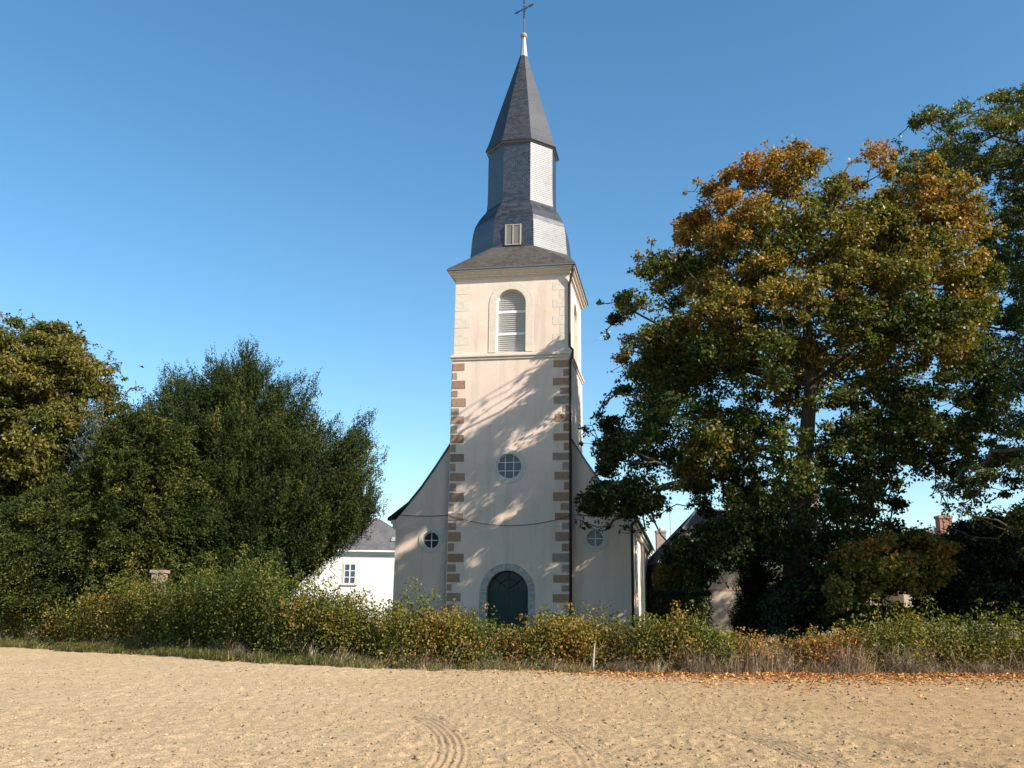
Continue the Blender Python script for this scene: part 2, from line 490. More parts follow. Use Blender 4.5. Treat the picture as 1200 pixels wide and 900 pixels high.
def grid_sheet(name, xs, ys, hfun, mat, clip=True):
    X, Y = np.meshgrid(xs, ys)
    # the last rows end on the hedge foot
    if clip:
        e = edge_y(X) + 0.25 + 0.18 * vnoise(X, Y * 0 + 3, 0.7, 12)
        Y = np.minimum(Y, e)
    Z = hfun(X, Y)
    V = np.stack([X.ravel(), Y.ravel(), Z.ravel()], 1)
    nx, ny = len(xs), len(ys)
    i = np.arange(nx * ny).reshape(ny, nx)
    Fq = np.stack([i[:-1, :-1].ravel(), i[:-1, 1:].ravel(), i[1:, 1:].ravel(), i[1:, :-1].ravel()], 1)
    d = np.abs(V[Fq[:, 3], 1] - V[Fq[:, 0], 1]) + np.abs(V[Fq[:, 2], 1] - V[Fq[:, 1], 1])
    Fq = Fq[d > 1e-6]
    return link(name, fast_mesh(name, V, Fq, smooth=True), mat)

xs = np.concatenate([np.arange(-75, -24, 0.8), np.arange(-24, -8, 0.07), np.arange(-8, -1.4, 0.042), np.arange(-1.4, 5.2, 0.017), np.arange(5.2, 7, 0.042), np.arange(7, 18, 0.07), np.arange(18, 75, 0.8)])
ys = np.concatenate([np.arange(-12, 8.5, 0.7), np.arange(8.5, 15, 0.042), np.arange(15, 40, 0.085), np.arange(40, 71, 0.8)])
tag(grid_sheet('field', xs, ys, field_height, SOIL), kind='structure')

# ------------------------------------------------------------------ church
YAW = 0.1811
church = empty('church', (0.4376, 48.4203, 0), -YAW)
tag(church, 'cream rendered village church with slate bell roof, lantern and tall octagonal spire', 'church')
VF, VU, VN = -2.985, -2.94, -2.42          # front planes: lower tower, upper tower, nave

def circle(cx, cz, r_, n=40):
    return [(cx + r_ * math.cos(2 * math.pi * k / n), cz + r_ * math.sin(2 * math.pi * k / n)) for k in range(n)]
def arch(cx, half, z0, zs, n=20):
    """Open outline: left foot, up, round, right foot."""
    return [(cx - half, z0)] + [(cx + half * math.cos(math.pi * (1 - k / n)), zs + half * math.sin(math.pi * (1 - k / n))) for k in range(n + 1)] + [(cx + half, z0)]

def cut(mesh_obj, cutter_mb):
    cme = cutter_mb.mesh('cutter')
    co = bpy.data.objects.new('cutter', cme); COL.objects.link(co)
    md = mesh_obj.modifiers.new('cut', 'BOOLEAN'); md.operation = 'DIFFERENCE'; md.solver = 'EXACT'; md.object = co
    co.matrix_world = Matrix.Identity(4)
    keep = mesh_obj.parent; mesh_obj.parent = None
    bpy.context.view_layer.update()
    dg = bpy.context.evaluated_depsgraph_get()
    me = bpy.data.meshes.new_from_object(mesh_obj.evaluated_get(dg))
    mesh_obj.modifiers.clear()
    mesh_obj.data = me
    mesh_obj.parent = keep
    bpy.data.objects.remove(co); bpy.data.meshes.remove(cme)

def loft(b, rings, cap0=True, cap1=True, uvs=True):
    """rings: lists of (x,y,z) with equal counts; each side face gets metre uv."""
    n = len(rings[0])
    acc = 0.0
    for i in range(len(rings) - 1):
        A_, B_ = rings[i], rings[i + 1]
        m0 = (Vector(A_[0]) + Vector(A_[1])) / 2; m1 = (Vector(B_[0]) + Vector(B_[1])) / 2
        sl = (m1 - m0).length
        for k in range(n):
            k2 = (k + 1) % n
            wa = (Vector(A_[k2]) - Vector(A_[k])).length / 2; wb = (Vector(B_[k2]) - Vector(B_[k])).length / 2
            o = k * 7.31
            b.face([A_[k], A_[k2], B_[k2], B_[k]], [(o - wa, acc), (o + wa, acc), (o + wb, acc + sl), (o - wb, acc + sl)])
        acc += sl
    if cap0: b.face(list(reversed(rings[0])))
    if cap1: b.face(list(rings[-1]))
def sq(h, z): return [(-h, -h, z), (h, -h, z), (h, h, z), (-h, h, z)]
def octo(o, z):
    e = o * math.tan(math.pi / 8)
    return [(-e, -o, z), (e, -o, z), (o, -e, z), (o, e, z), (e, o, z), (-e, o, z), (-o, e, z), (-o, -e, z)]

ZS, ZG = 13.93, 18.74
b = MB(); loft(b, [sq(2.995, -0.6), sq(2.985, ZS), sq(2.94, ZS + 0.002), sq(2.94, ZG - 0.12)])
tower = b.build('tower_wall', PLASTER, church)
c = MB()
c.prism(arch(0.0, 1.14, 14.225, 16.82), -3.5, VU + 0.42)      # belfry opening, front
c.prism([(-q[0], q[1]) for q in arch(0, 1.34, -0.7, 2.40)][::-1], -3.5, VF + 0.5)
c.prism(circle(0.0, 8.43, 0.845), -3.5, VF + 0.36)
# belfry opening, right-hand face
side = MB(); side.prism(arch(0.0, 1.14, 14.225, 16.82), -3.5, VU + 0.42)
rotz = Matrix.Rotation(R(90), 3, 'Z')
n0 = len(c.v)
c.v += [tuple(rotz @ Vector(v)) for v in side.v]; c.f += [tuple(i + n0 for i in f_) for f_ in side.f]; c.uv += side.uv
cut(tower, c)

# nave: gable wall and long walls, swept roof
prof = [(5.80, 5.92), (5.2, 6.62), (4.55, 7.42), (3.85, 8.44), (3.14, 9.55), (2.2, 10.95), (1.1, 12.6), (0, 14.2)]
outl = [(-5.80, -0.6)] + [(-u_, z_) for u_, z_ in prof] + [(u_, z_) for u_, z_ in reversed(prof[:-1])] + [(5.80, -0.6)]
b = MB(); b.prism(outl[::-1], VN, 23.0)
nave = b.build('nave_wall', PLASTER, church)
c = MB()
c.prism(circle(-3.98, 4.89, 0.605), -3.5, VN + 0.3)
c.prism(circle(4.14, 4.97, 0.605), -3.5, VN + 0.3)
cut(nave, c)
rp = [(6.22, 5.86)] + [(u_, z_ + 0.02) for u_, z_ in prof[1:]]
b = MB()
for s in (-1, 1):
    acc = 0
    for (u0, z0), (u1, z1) in zip(rp[:-1], rp[1:]):
        ln = math.hypot(u1 - u0, z1 - z0)
        top = 0.13
        P = [(s * u0, VN - 0.10, z0), (s * u1, VN - 0.10, z1), (s * u1, 23.2, z1), (s * u0, 23.2, z0)]
        Q = [(p[0], p[1], p[2] + top) for p in P]
        b.face(Q, [(P[0][1], acc), (P[1][1], acc + ln), (P[2][1], acc + ln), (P[3][1], acc)])
        b.face(P[::-1]); b.face([P[0], P[1], Q[1], Q[0]]); b.face([P[3], Q[3], Q[2], P[2]])
        if u0 == 6.22: b.face([P[0], Q[0], Q[3], P[3]])
        acc += ln
b.build('nave_roof', SLATE, church, weld=False)
# eaves cornice along the right-hand wall, gutter and pipes
b = MB()
b.box(5.80, 5.98, VN + 0.02, 23.0, 5.50, 5.72); b.box(5.80, 6.08, VN + 0.02, 23.0, 5.72, 5.90)
b.box(-5.98, -5.80, VN + 0.02, 23.0, 5.50, 5.72); b.box(-6.08, -5.80, VN + 0.02, 23.0, 5.72, 5.90)
b.build('eaves_cornice', STONE_CREAM, church)
for u_, mat_, pts_r in ((5.89, PIPE_B, 0.07),):
    b = MB(); b.tube([(u_, VN - 0.07, -0.2), (u_, VN - 0.07, 5.5), (6.0, VN - 0.02, 5.75)], pts_r, 8); b.build('downpipe', mat_, church, smooth=True)
for v_ in (1.0, 9.0, 20.0):
    b = MB(); b.tube([(5.90, v_, -0.2), (5.90, v_, 5.45)], 0.06, 8); b.build('downpipe', PAINT_W, church, smooth=True)
b = MB(); b.tube([(3.03, -3.035, -0.2), (3.03, -3.035, 13.7), (3.16, -3.1, 13.85), (3.16, -3.1, 14.2), (3.0, -2.99, 14.4), (3.0, -2.99, 17.7), (3.2, -3.2, 18.35), (3.25, -3.25, 18.6)], 0.07, 8)
b.build('downpipe', PIPE_B, church, smooth=True)

# string course, cornice, gutter
b = MB()
for h_, z0, z1 in ((3.04, ZS - 0.06, ZS + 0.07), (3.10, ZS + 0.07, ZS + 0.19), (3.03, ZS + 0.19, ZS + 0.24)):
    b.box(-h_, h_, -h_, h_, z0, z1)
b.build('string_course', STONE_CREAM, church, bevel=0.012)
b = MB()
loft(b, [sq(2.97, 18.20), sq(2.985, 18.27), sq(3.06, 18.29), sq(3.07, 18.35), sq(3.16, 18.42), sq(3.21, 18.48), sq(3.21, 18.53), sq(3.28, 18.54), sq(3.28, 18.60)])
b.build('cornice', STONE_CREAM, church)
b = MB()
loft(b, [sq(3.30, 18.60), sq(3.345, 18.63), sq(3.345, 18.70), sq(3.30, 18.71)])
b.build('gutter', ZINC_DARK, church)

# roofs of the tower
b = MB()
hs, zs0, zo, oo = 3.335, 18.715, 20.02, 2.66
S4, O8 = sq(hs, zs0), octo(oo, zo)
def tri_uv(P):
    n = (Vector(P[1]) - Vector(P[0])).cross(Vector(P[2]) - Vector(P[0])).normalized()
    h = Vector((0, 0, 1)).cross(n); h = h.normalized() if h.length > 1e-6 else Vector((1, 0, 0))
    v_ = n.cross(h)
    return [(Vector(p).dot(h), Vector(p).dot(v_)) for p in P]
for k in range(4):
    k2 = (k + 1) % 4
    a0, a1 = O8[2 * k], O8[2 * k + 1]
    P = [S4[k], S4[k2], a1, a0]; b.face(P, tri_uv(P))
    P = [S4[k2], O8[(2 * k + 2) % 8], a1]; b.face(P, tri_uv(P))
b.face(S4[::-1]); 
b.build('tower_roof', SLATE_FLAT, church)
b = MB(); loft(b, [octo(2.66, 20.0), octo(2.60, 20.5), octo(2.57, 21.1), octo(2.50, 21.62), octo(2.43, 21.9)], False, False)
bell = b.build('bell_roof', SLATE, church)
b = MB(); loft(b, [octo(2.435, 21.9), octo(2.24, 22.33), octo(2.03, 22.66), octo(1.88, 22.86), octo(1.835, 23.0)], False, False)
b.build('scale_slates', SLATE_SCALE, bell)
b = MB(); loft(b, [octo(1.84, 22.98), octo(1.815, 23.4), octo(1.80, 24.2), octo(1.80, 26.5)], False, False)
lantern = b.build('lantern', SLATE, church)
b = MB()
loft(b, [octo(1.80, 26.40), octo(1.86, 26.44), octo(1.92, 26.52)], True, False)
b.build('eaves_board', ZINC_DARK, lantern)
b = MB()
loft(b, [octo(1.96, 26.52), octo(1.97, 26.56), octo(1.83, 26.95), octo(1.70, 27.40), octo(1.42, 28.5), octo(0.20, 32.86)], True, False)
spire = b.build('spire', SLATE_OLD, church)
b = MB(); loft(b, [octo(0.222, 32.80), octo(0.168, 33.3), octo(0.125, 33.75), octo(0.108, 34.05)], False, True)
b.build('lead_cap', ZINC, spire)
# hip rolls on lantern and bell edges are thin lead strips
def ball(b, c, r_, n=12):
    rings = []
    for i in range(n // 2 + 1):
        a = -math.pi / 2 + math.pi * i / (n // 2)
        rr = max(r_ * math.cos(a), 0.004)
        rings.append([(c[0] + rr * math.cos(2 * math.pi * k / n), c[1] + rr * math.sin(2 * math.pi * k / n), c[2] + r_ * math.sin(a)) for k in range(n)])
    loft(b, rings)
b = MB(); ball(b, (0, 0, 34.2), 0.19, 16); b.build('finial_ball', STONE_SMALL, spire, smooth=True)
cb = MB()
cz, ca, ct = 36.0, R(-28), 0.0
dx, dy = math.cos(ca), math.sin(ca)
cb.tube([(0, 0, 34.3), (0, 0, 36.95)], [0.04, 0.024], 6)
def cbar(pts, r_): cb.tube([(s_ * dx, s_ * dy, z_) for s_, z_ in pts], r_, 6)
cbar([(-0.72, cz - 0.03), (0.72, cz + 0.03)], 0.026)
for sgn in (-1, 1):
    for q in (1, -1):
        cbar([(sgn * 0.30, cz + sgn * .012), (sgn * 0.42, cz + q * 0.07 + sgn * .015), (sgn * 0.55, cz + q * 0.08 + sgn * .02), (sgn * 0.64, cz + q * 0.03 + sgn * .025), (sgn * 0.56, cz + q * 0.02 + sgn * .02)], 0.013)
        cbar([(q * 0.0, cz + sgn * 0.3), (q * 0.07, cz + sgn * 0.42), (q * 0.08, cz + sgn * 0.55), (q * 0.03, cz + sgn * 0.64)], 0.013)
        cbar([(sgn * 0.05, cz + q * 0.22), (sgn * 0.10, cz + q * 0.11), (sgn * 0.22, cz + q * 0.05)], 0.014)
cb.build('cross', IRON, spire)
# vent in the bell
b = MB(); b.box(-0.40, 0.40, -2.685, -2.60, 20.15, 21.22)
vent = b.build('louvred_vent', MESH_G, bell)
b = MB()
for x0, x1 in ((-0.42, -0.36), (-0.028, 0.028), (0.36, 0.42)): b.box(x0, x1, -2.72, -2.60, 20.10, 21.26)
b.box(-0.36, -0.028, -2.71, -2.60, 20.10, 20.15); b.box(0.028, 0.36, -2.71, -2.60, 20.10, 20.15)
b.box(-0.36, -0.028, -2.71, -2.60, 21.20, 21.25); b.box(0.028, 0.36, -2.71, -2.60, 21.20, 21.25)
b.build('vent_frame', WOOD_V, vent)

# belfry windows
def belfry(parent, rz):
    root = MB()
    v0 = VU + 0.34
    ho = 0.76
    rot_l = Matrix.Rotation(R(-38), 3, 'X')
    z = 14.30
    i = 0
    while z < 17.55:
        half = ho if z <= 16.82 else math.sqrt(max(ho * ho - (z - 16.82) ** 2, 0.0))
        if half > 0.08:
            j = random.uniform(-0.006, 0.006)
            root.box(-half, half, -0.085, 0.085, -0.011, 0.011, Matrix.Rotation(random.uniform(-0.008, 0.008), 3, 'Y') @ rot_l, (0, v0 - 0.04, z + j))
        z += 0.108; i += 1
    o = root.build('belfry_window', PAINT_G, parent, weld=False)
    o.rotation_euler = (0, 0, rz)
    b = MB(); b.strip(arch(0, 0.76, 14.24, 16.82), arch(0, 1.135, 14.24, 16.82), VU - 0.025, VU + 0.40)
    b.build('stone_surround', STONE_CREAM, o)
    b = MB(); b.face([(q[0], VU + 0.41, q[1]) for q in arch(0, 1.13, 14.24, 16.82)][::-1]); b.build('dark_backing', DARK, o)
    b = MB()
    for zz in (15.25, 16.42): b.box(-0.755, 0.755, v0 - 0.13, v0 - 0.08, zz - 0.06, zz + 0.06)
    b.strip(arch(0, 0.71, 14.26, 16.82), arch(0, 0.758, 14.26, 16.82), v0 - 0.13, v0 + 0.06)
    b.build('louvre_frame', PAINT_W, o)
belfry(church, 0.0)
belfry(church, R(90))

# round windows
def oculus(cu, cz, r_in, r_out, v, bars, glass):
    b = MB(); b.face([(q[0], v + 0.20, q[1]) for q in circle(cu, cz, r_in + 0.01)][::-1])
    o = b.build('round_window', glass, church)
    b = MB(); b.strip(circle(cu, cz, r_in), circle(cu, cz, r_out), v - 0.03, v + 0.29, closed=True)
    b.build('stone_ring', STONE_RING, o)
    b = MB()
    w = 0.018
    for q in bars:
        L = math.sqrt(max((r_in + .005) ** 2 - q * q, 0))
        b.box(cu + q - w, cu + q + w, v + 0.15, v + 0.185, cz - L, cz + L)
        b.box(cu - L, cu + L, v + 0.145, v + 0.18, cz + q - w, cz + q + w)
    b.strip(circle(cu, cz, r_in - 0.035), circle(cu, cz, r_in + 0.004), v + 0.14, v + 0.19, closed=True)
    b.build('glazing_bars', PAINT_W, o)
oculus(0.0, 8.43, 0.62, 0.85, VF, (-0.21, 0.21), GLASS_B)
oculus(-3.98, 4.89, 0.41, 0.61, VN, (0.0,), GLASS_D)
oculus(4.14, 4.97, 0.41, 0.61, VN, (0.0,), GLASS_B)

# door
door_m = MB()
dv = VF + 0.36
for s in (-1, 1):
    x0, x1 = (0.012, 0.98) if s > 0 else (-0.98, -0.012)
    door_m.box(x0, x1, dv, dv + 0.06, -0.1, 2.42)
    for z0, z1 in ((0.15, 0.95), (1.1, 2.25)):
        xa, xb = (0.16, 0.84) if s > 0 else (-0.84, -0.16)
        door_m.box(xa, xb, dv - 0.025, dv + 0.01, z0, z1)
door = door_m.build('door', DOOR_G, church, bevel=0.01)
b = MB(); b.face([(q[0], dv + 0.03, q[1]) for q in arch(0, 0.985, 2.5, 2.5)][::-1]); b.build('fanlight', GLASS_D, door)
b = MB()
b.box(-1.0, 1.0, dv - 0.03, dv + 0.05, 2.42, 2.54)
b.strip(arch(0, 0.93, -0.1, 2.5), arch(0, 1.0, -0.1, 2.5), dv - 0.06, dv + 0.07)
b.box(-0.04, 0.04, dv - 0.02, dv + 0.02, 2.54, 3.45)
for a_ in (40, 140): b.tube([(0, dv, 2.54), (0.93 * math.cos(R(a_)), dv, 2.5 + 0.93 * math.sin(R(a_)))], 0.018, 4)
b.tube([(0.5 * math.cos(R(k * 15)), dv, 2.52 + 0.5 * math.sin(R(k * 15))) for k in range(13)], 0.018, 4)
b.build('door_frame', DOOR_G, door)
b = MB()
zs_ = 2.42
g = 0.012
def vous(a0, a1):
    n = 4
    aa = [a0 + (a1 - a0) * k / n for k in range(n + 1)]
    b.strip([(math.cos(a) * 1.0, zs_ + math.sin(a) * 1.0) for a in aa], [(math.cos(a) * 1.33, zs_ + math.sin(a) * 1.33) for a in aa], VF - 0.02, VF + 0.42)
for k in range(9):
    vous(math.pi * k / 9 + g, math.pi * (k + 1) / 9 - g)
zz = zs_ - g
for hgt in (0.46, 0.40, 0.52, 0.44, 0.48, 0.5):
    for s in (-1, 1):
        b.strip([(s * 1.0, zz), (s * 1.0, zz - hgt + 2 * g)], [(s * 1.33, zz), (s * 1.33, zz - hgt + 2 * g)], VF - 0.02, VF + 0.42)
    zz -= hgt
b.build('stone_arch', STONE_DOOR, door, bevel=0.006)
b = MB(); b.strip(arch(0, 1.005, -0.3, zs_), arch(0, 1.325, -0.3, zs_), VF - 0.008, VF + 0.40); b.build('mortar', STONE_RING, door)

# quoins: brown granite below, pale rendered above
def quoin(cx_s, cy_s, z0, z1, lf, ls, half, mat, proud=0.018, jit=True):
    j = (lambda a: random.uniform(-a, a)) if jit else (lambda a: 0)
    lf += j(0.05); ls += j(0.05); z0 += j(0.01); z1 += j(0.012)
    b = MB()
    o = half + proud
    xs_ = sorted((cx_s * o, cx_s * (o - lf))); ys_ = sorted((cy_s * o, cy_s * (o - ls)))
    t_ = 0.12
    # corner block seen on both faces
    b.box(xs_[0], xs_[1], *sorted((cy_s * o, cy_s * (o - t_))), z0, z1)
    xa = sorted((cx_s * o, cx_s * (o - t_))); ya = sorted((cy_s * (o - t_), cy_s * (o - max(ls, t_ + 0.1))))
    b.box(xa[0], xa[1], ya[0], ya[1], z0, z1)
    return b.build('quoin_stone', mat, church, bevel=0.045 if jit else 0.006)
z = 0.05
k = 0
while z < ZS - 0.35:
    big = k % 2 == 0
    h_ = (0.52 if big else 0.45) + random.uniform(-0.05, 0.05)
    for s in (-1, 1):
        quoin(s, -1, z + 0.009, z + h_ - 0.009, (0.80 if big else 0.42) + random.uniform(-0.08, 0.08), (0.42 if big else 0.70), 2.985, STONE_QUOIN if big else STONE_SMALL)
    z += h_; k += 1
z = ZS + 0.30; k = 0
while z < 17.8:
    big = k % 2 == 1
    for s in (-1, 1):
        quoin(s, -1, z, z + 0.44, 0.82 if big else 0.46, 0.46 if big else 0.8, 2.94, STONE_PALE, proud=0.006 + 0.002 * (k % 2), jit=False)
    z += 0.455; k += 1

# ------------------------------------------------------------------ cable on the facade
CM = church.matrix_basis.copy()
bpy.context.view_layer.update()
CM = church.matrix_world.copy()
b = MB()
def sag(p, q, d, n=16):
    p, q = Vector(p), Vector(q)
    return [p.lerp(q, i / n) - Vector((0, 0, d * 4 * (i / n) * (1 - i / n))) for i in range(n + 1)]
pts = sag((-5.75, VN - 0.03, 6.15), (-3.02, VN - 0.03, 6.12), 0.06) + sag((-3.05, VF - 0.05, 6.10), (2.95, VF - 0.05, 5.98), 0.50, 28) + sag((3.1, VN - 0.04, 6.1), (5.6, VN - 0.04, 6.2), 0.08)
b.tube([CM @ p for p in pts], 0.013, 5)
tag(b.build('overhead_cable', CABLE, smooth=True), 'thin dark cable sagging across the church facade above the door', 'cable')

# ------------------------------------------------------------------ houses
def hip_house(name, label, x0, x1, y0, y1, ze, zr, wallm, hip_l=3.0, hip_r=3.0, rz=0.0, org=(0, 0), roofm=None):
    r_ = empty(name, (org[0], org[1], 0), rz)
    tag(r_, label, 'house')
    b = MB(); b.box(x0, x1, y0, y1, -0.6, ze); b.build('wall', wallm, r_)
    b = MB()
    o = 0.3
    a = [(x0 - o, y0 - o, ze - 0.02), (x1 + o, y0 - o, ze - 0.02), (x1 + o, y1 + o, ze - 0.02), (x0 - o, y1 + o, ze - 0.02)]
    ym = (y0 + y1) / 2
    p, q = (x0 + hip_l, ym, zr), (x1 - hip_r, ym, zr)
    for P in ([a[0], a[1], q, p], [a[2], a[3], p, q], [a[3], a[0], p], [a[1], a[2], q]): b.face(P, tri_uv(P))
    b.face([a[3], a[2], a[1], a[0]])
    roof = b.build('roof', roofm or SLATE_HOUSE, r_)
    b = MB(); b.tube([p, q], 0.11, 6)
    for e in (a[0], a[3]): b.tube([e, p], 0.07, 6)
    for e in (a[1], a[2]): b.tube([e, q], 0.07, 6)
    b.build('ridge_tiles', BRICK_P, roof)
    b = MB(); b.tube([(x0 - o, y0 - o - 0.05, ze + 0.0), (x1 + o, y0 - o - 0.05, ze + 0.0)], 0.09, 8); b.box(x0 - 0.2, x1 + 0.2, y0 - 0.2, y0, ze - 0.30, ze - 0.03)
    b.build('gutter', PAINT_W, r_)
    return r_, roof

def chimney(parent, x, y, z0, z1, w, d, mat, pots=1):
    b = MB(); b.box(x - w / 2, x + w / 2, y - d / 2, y + d / 2, z0, z1 - 0.2); b.box(x - w / 2 - 0.06, x + w / 2 + 0.06, y - d / 2 - 0.06, y + d / 2 + 0.06, z1 - 0.2, z1)
    o = b.build('chimney', mat, parent); uv_box(o.data)
    b = MB()
    for k in range(pots): b.tube([(x + (k - (pots - 1) / 2) * 0.35, y, z1 - 0.02), (x + (k - (pots - 1) / 2) * 0.35, y, z1 + 0.3)], [0.12, 0.10], 8)
    b.build('chimney_pot', BRICK, o)
    return o

def antenna(parent, x, y, z0, z1, arm=0.7, rz=0.0):
    b = MB(); b.tube([(x, y, z0), (x, y, z1)], 0.022, 6)
    c_, s_ = math.cos(rz), math.sin(rz)
    for zz, L in ((z1 - 0.15, arm), (z1 - 0.75, arm * 1.25)):
        b.tube([(x - L * c_, y - L * s_, zz), (x + L * c_, y + L * s_, zz)], 0.012, 4)
        for k in range(7):
            q = -L + 2 * L * k / 6
            b.tube([(x + q * c_ + 0.22 * s_, y + q * s_ - 0.22 * c_, zz), (x + q * c_ - 0.22 * s_, y + q * s_ + 0.22 * c_, zz)], 0.007, 4)
    b.build('antenna', IRON, parent)

# the white house left of the nave
YH = 88.0
e0 = at(340, 643, YH); e1 = at(466, 649, YH)
ze = float((e0[2] + e1[2]) / 2)
hx0, hx1 = float(e0[0]) - 3.0, float(e1[0]) + 3.0
wh, wroof = hip_house('white_house', 'white rendered house with slate hip roof between the dark yew and the church', hx0, hx1, YH, YH + 8.5, ze, ze + 3.4, PLASTER_W, 9.0, 5.5)
wp = at(410, 672, YH)
def house_window(parent, x, y, z0, z1, w, shutters=False):
    b = MB(); b.box(x - w / 2, x + w / 2, y - 0.02, y + 0.02, z0, z1)
    o = b.build('window', GLASS_B, parent)
    b = MB()
    for a_, c_ in ((-w / 2 - .05, -w / 2 + 0.05), (-0.05, 0.05), (w / 2 - 0.05, w / 2 + 0.05)): b.box(x + a_, x + c_, y - 0.07, y - 0.021, z0, z1)
    for f_ in (0, 0.33, 0.66, 1.0):
        zz = z0 + (z1 - z0) * f_
        b.box(x - w / 2 - 0.05, x + w / 2 + 0.05, y - 0.06, y - 0.022, zz - 0.035, zz + 0.035)
    b.build('frame', PAINT_W, o)
    b = MB(); b.strip([(x - w / 2 - 0.05, z0), (x - w / 2 - 0.05, z1 + 0.02), (x + w / 2 + 0.05, z1 + 0.02), (x + w / 2 + 0.05, z0)], [(x - w / 2 - 0.2, z0), (x - w / 2 - 0.2, z1 + 0.2), (x + w / 2 + 0.2, z1 + 0.2), (x + w / 2 + 0.2, z0)], y - 0.03, y + 0.01)
    b.box(x - w / 2 - 0.25, x + w / 2 + 0.25, y - 0.14, y + 0.02, z0 - 0.14, z0)
    b.build('stone_surround', STONE_CREAM, o)
wz0, wz1 = float(at(410, 684, YH)[2]), float(at(410, 661, YH)[2])
house_window(wh, float(wp[0]), YH, wz0, wz1, 1.05)
house_window(wh, float(at(330, 672, YH)[0]), YH, wz0, wz1, 1.05)
cp = at(413, 605, YH + 2.0); cq = at(413, 640, YH + 2.0)
chimney(wroof, float(cp[0]) + 0.35, YH + 2.4, ze + 0.6, float(cp[2]), 0.9, 0.7, BRICK_P, 2)
ap = at(450, 578, YH + 5)
antenna(wroof, float(ap[0]), YH + 5.0, ze + 2.2, float(ap[2]), 0.9)
# skylight flashing glints on the right-hand slope
b = MB()
sp = at(462, 634, YH + 1.0)
sl = 3.4 / 4.55
b.box(-0.3, 0.3, -0.35, 0.35, 0.0, 0.07, Matrix.Rotation(math.atan(sl), 3, 'X'), (float(sp[0]), YH + 1.3, ze + (1.3 + 0.3) * sl + 0.02))
b.build('skylight', ZINC, wroof)

# houses seen under and beside the big lime on the right
HA, ha_roof = hip_house('beige_house', 'beige rendered house with a brick band seen under the big autumn lime', 9.6, 23.0, 60.0, 67.5, 4.6, 8.3, PLASTER_B, 3.0, 3.0, roofm=SLATE_FLAT)
b = MB(); b.box(9.58, 23.02, 59.985, 60.1, 2.90, 3.02); o = b.build('brick_band', BRICK, HA); uv_box(o.data)
cc = at(968, 568, 62.0)
chimney(ha_roof, float(cc[0]) - 1.0, 63.0, 7.4, float(cc[2]) + 0.25, 1.25, 0.8, BRICK_P, 2)
cc = at(1007, 568, 63)
b = MB(); b.tube([(float(cc[0]) - 1.2, 63.9, 8.2), (float(cc[0]) - 1.2, 63.9, 10.3)], 0.3, 12); b.build('flue', ZINC, ha_roof, smooth=True)
dd = at(864, 715, 52)
b = MB(); b.box(-0.22, 0.22, -0.08, 0.08, -0.15, 1.75); b.box(-0.30, 0.30, -0.16, 0.16, -0.15, 0.25)
o = b.build('stone_slab', STONE_DOOR, bevel=0.02); o.location = (float(dd[0]), 52.0, 0)
tag(o, 'grey upright stone slab before the wall of the beige house', 'stone slab', kind='thing')
HB, hb_roof = hip_house('slate_roofed_house', 'low slate roofed house with a red brick chimney and mast behind dark laurels', 25.5, 35.0, 62.0, 69.0, 4.6, 7.3, PLASTER_B, 1.0, 1.0)
cc = at(1105, 603, 65.5)
ch = chimney(hb_roof, float(cc[0]), 65.5, 6.6, float(cc[2]) - 0.1, 0.85, 0.7, BRICK, 1)
antenna(hb_roof, float(cc[0]) + 0.15, 64.9, 6.8, float(at(1105, 568, 65)[2]), 0.4, 0.6)
HC, hc_roof = hip_house('far_house', 'distant slate roofed house whose chimney shows right of the nave eave', 13.0, 24.0, 82.0, 90.0, 4.6, 7.6, PLASTER_B, 0.8, 2.0)
cc = at(774, 622, 86)
chimney(hc_roof, float(cc[0]), 86.0, 6.6, float(cc[2]), 0.85, 0.7, BRICK_P, 1)
antenna(hc_roof, float(at(779, 600, 87)[0]) + 0.4, 86.6, 7.0, float(at(779, 588, 87)[2]), 0.3, 0.5)

# ------------------------------------------------------------------ vegetation helpers
def leaf_quads(base, d, nrm, L, W, fold=0.15):
    """Diamond leaves: arrays of base points, directions, normals, lengths, widths."""
    d = d / (np.linalg.norm(d, axis=1, keepdims=True) + 1e-9)
    s = np.cross(d, nrm); s /= (np.linalg.norm(s, axis=1, keepdims=True) + 1e-9)
    n2 = np.cross(s, d)
    L = L[:, None]; W = W[:, None]
    p0 = base; p2 = base + d * L - n2 * L * 0.12
    mid = base + d * L * 0.45
    p1 = mid + s * W * 0.5 + n2 * W * fold; p3 = mid - s * W * 0.5 + n2 * W * fold
    n = len(base)
    V = np.stack([p0, p1, p2, p3], 1).reshape(-1, 3)
    F_ = np.arange(n * 4).reshape(n, 4)
    return V, F_

def rand_dir(n, zbias=0.0):
    v = rng.normal(size=(n, 3)); v[:, 2] += zbias
    return v / (np.linalg.norm(v, axis=1, keepdims=True) + 1e-9)

def leaf_mesh(name, P, tone, L0, W0, mat, parent, outward=None, droop=0.3, up=0.5):
    n = len(P)
    d = rand_dir(n); d[:, 2] -= droop
    nn = rand_dir(n, up)
    if outward is not None: nn = nn + outward * 0.55; d = d + outward * 0.3
    L = L0 * rng.uniform(0.65, 1.3, n); W = W0 * rng.uniform(0.7, 1.25, n)
    V, F_ = leaf_quads(P, d, nn, L, W)
    return link(name, fast_mesh(name, V, F_, np.repeat(tone, 4)), mat, parent)

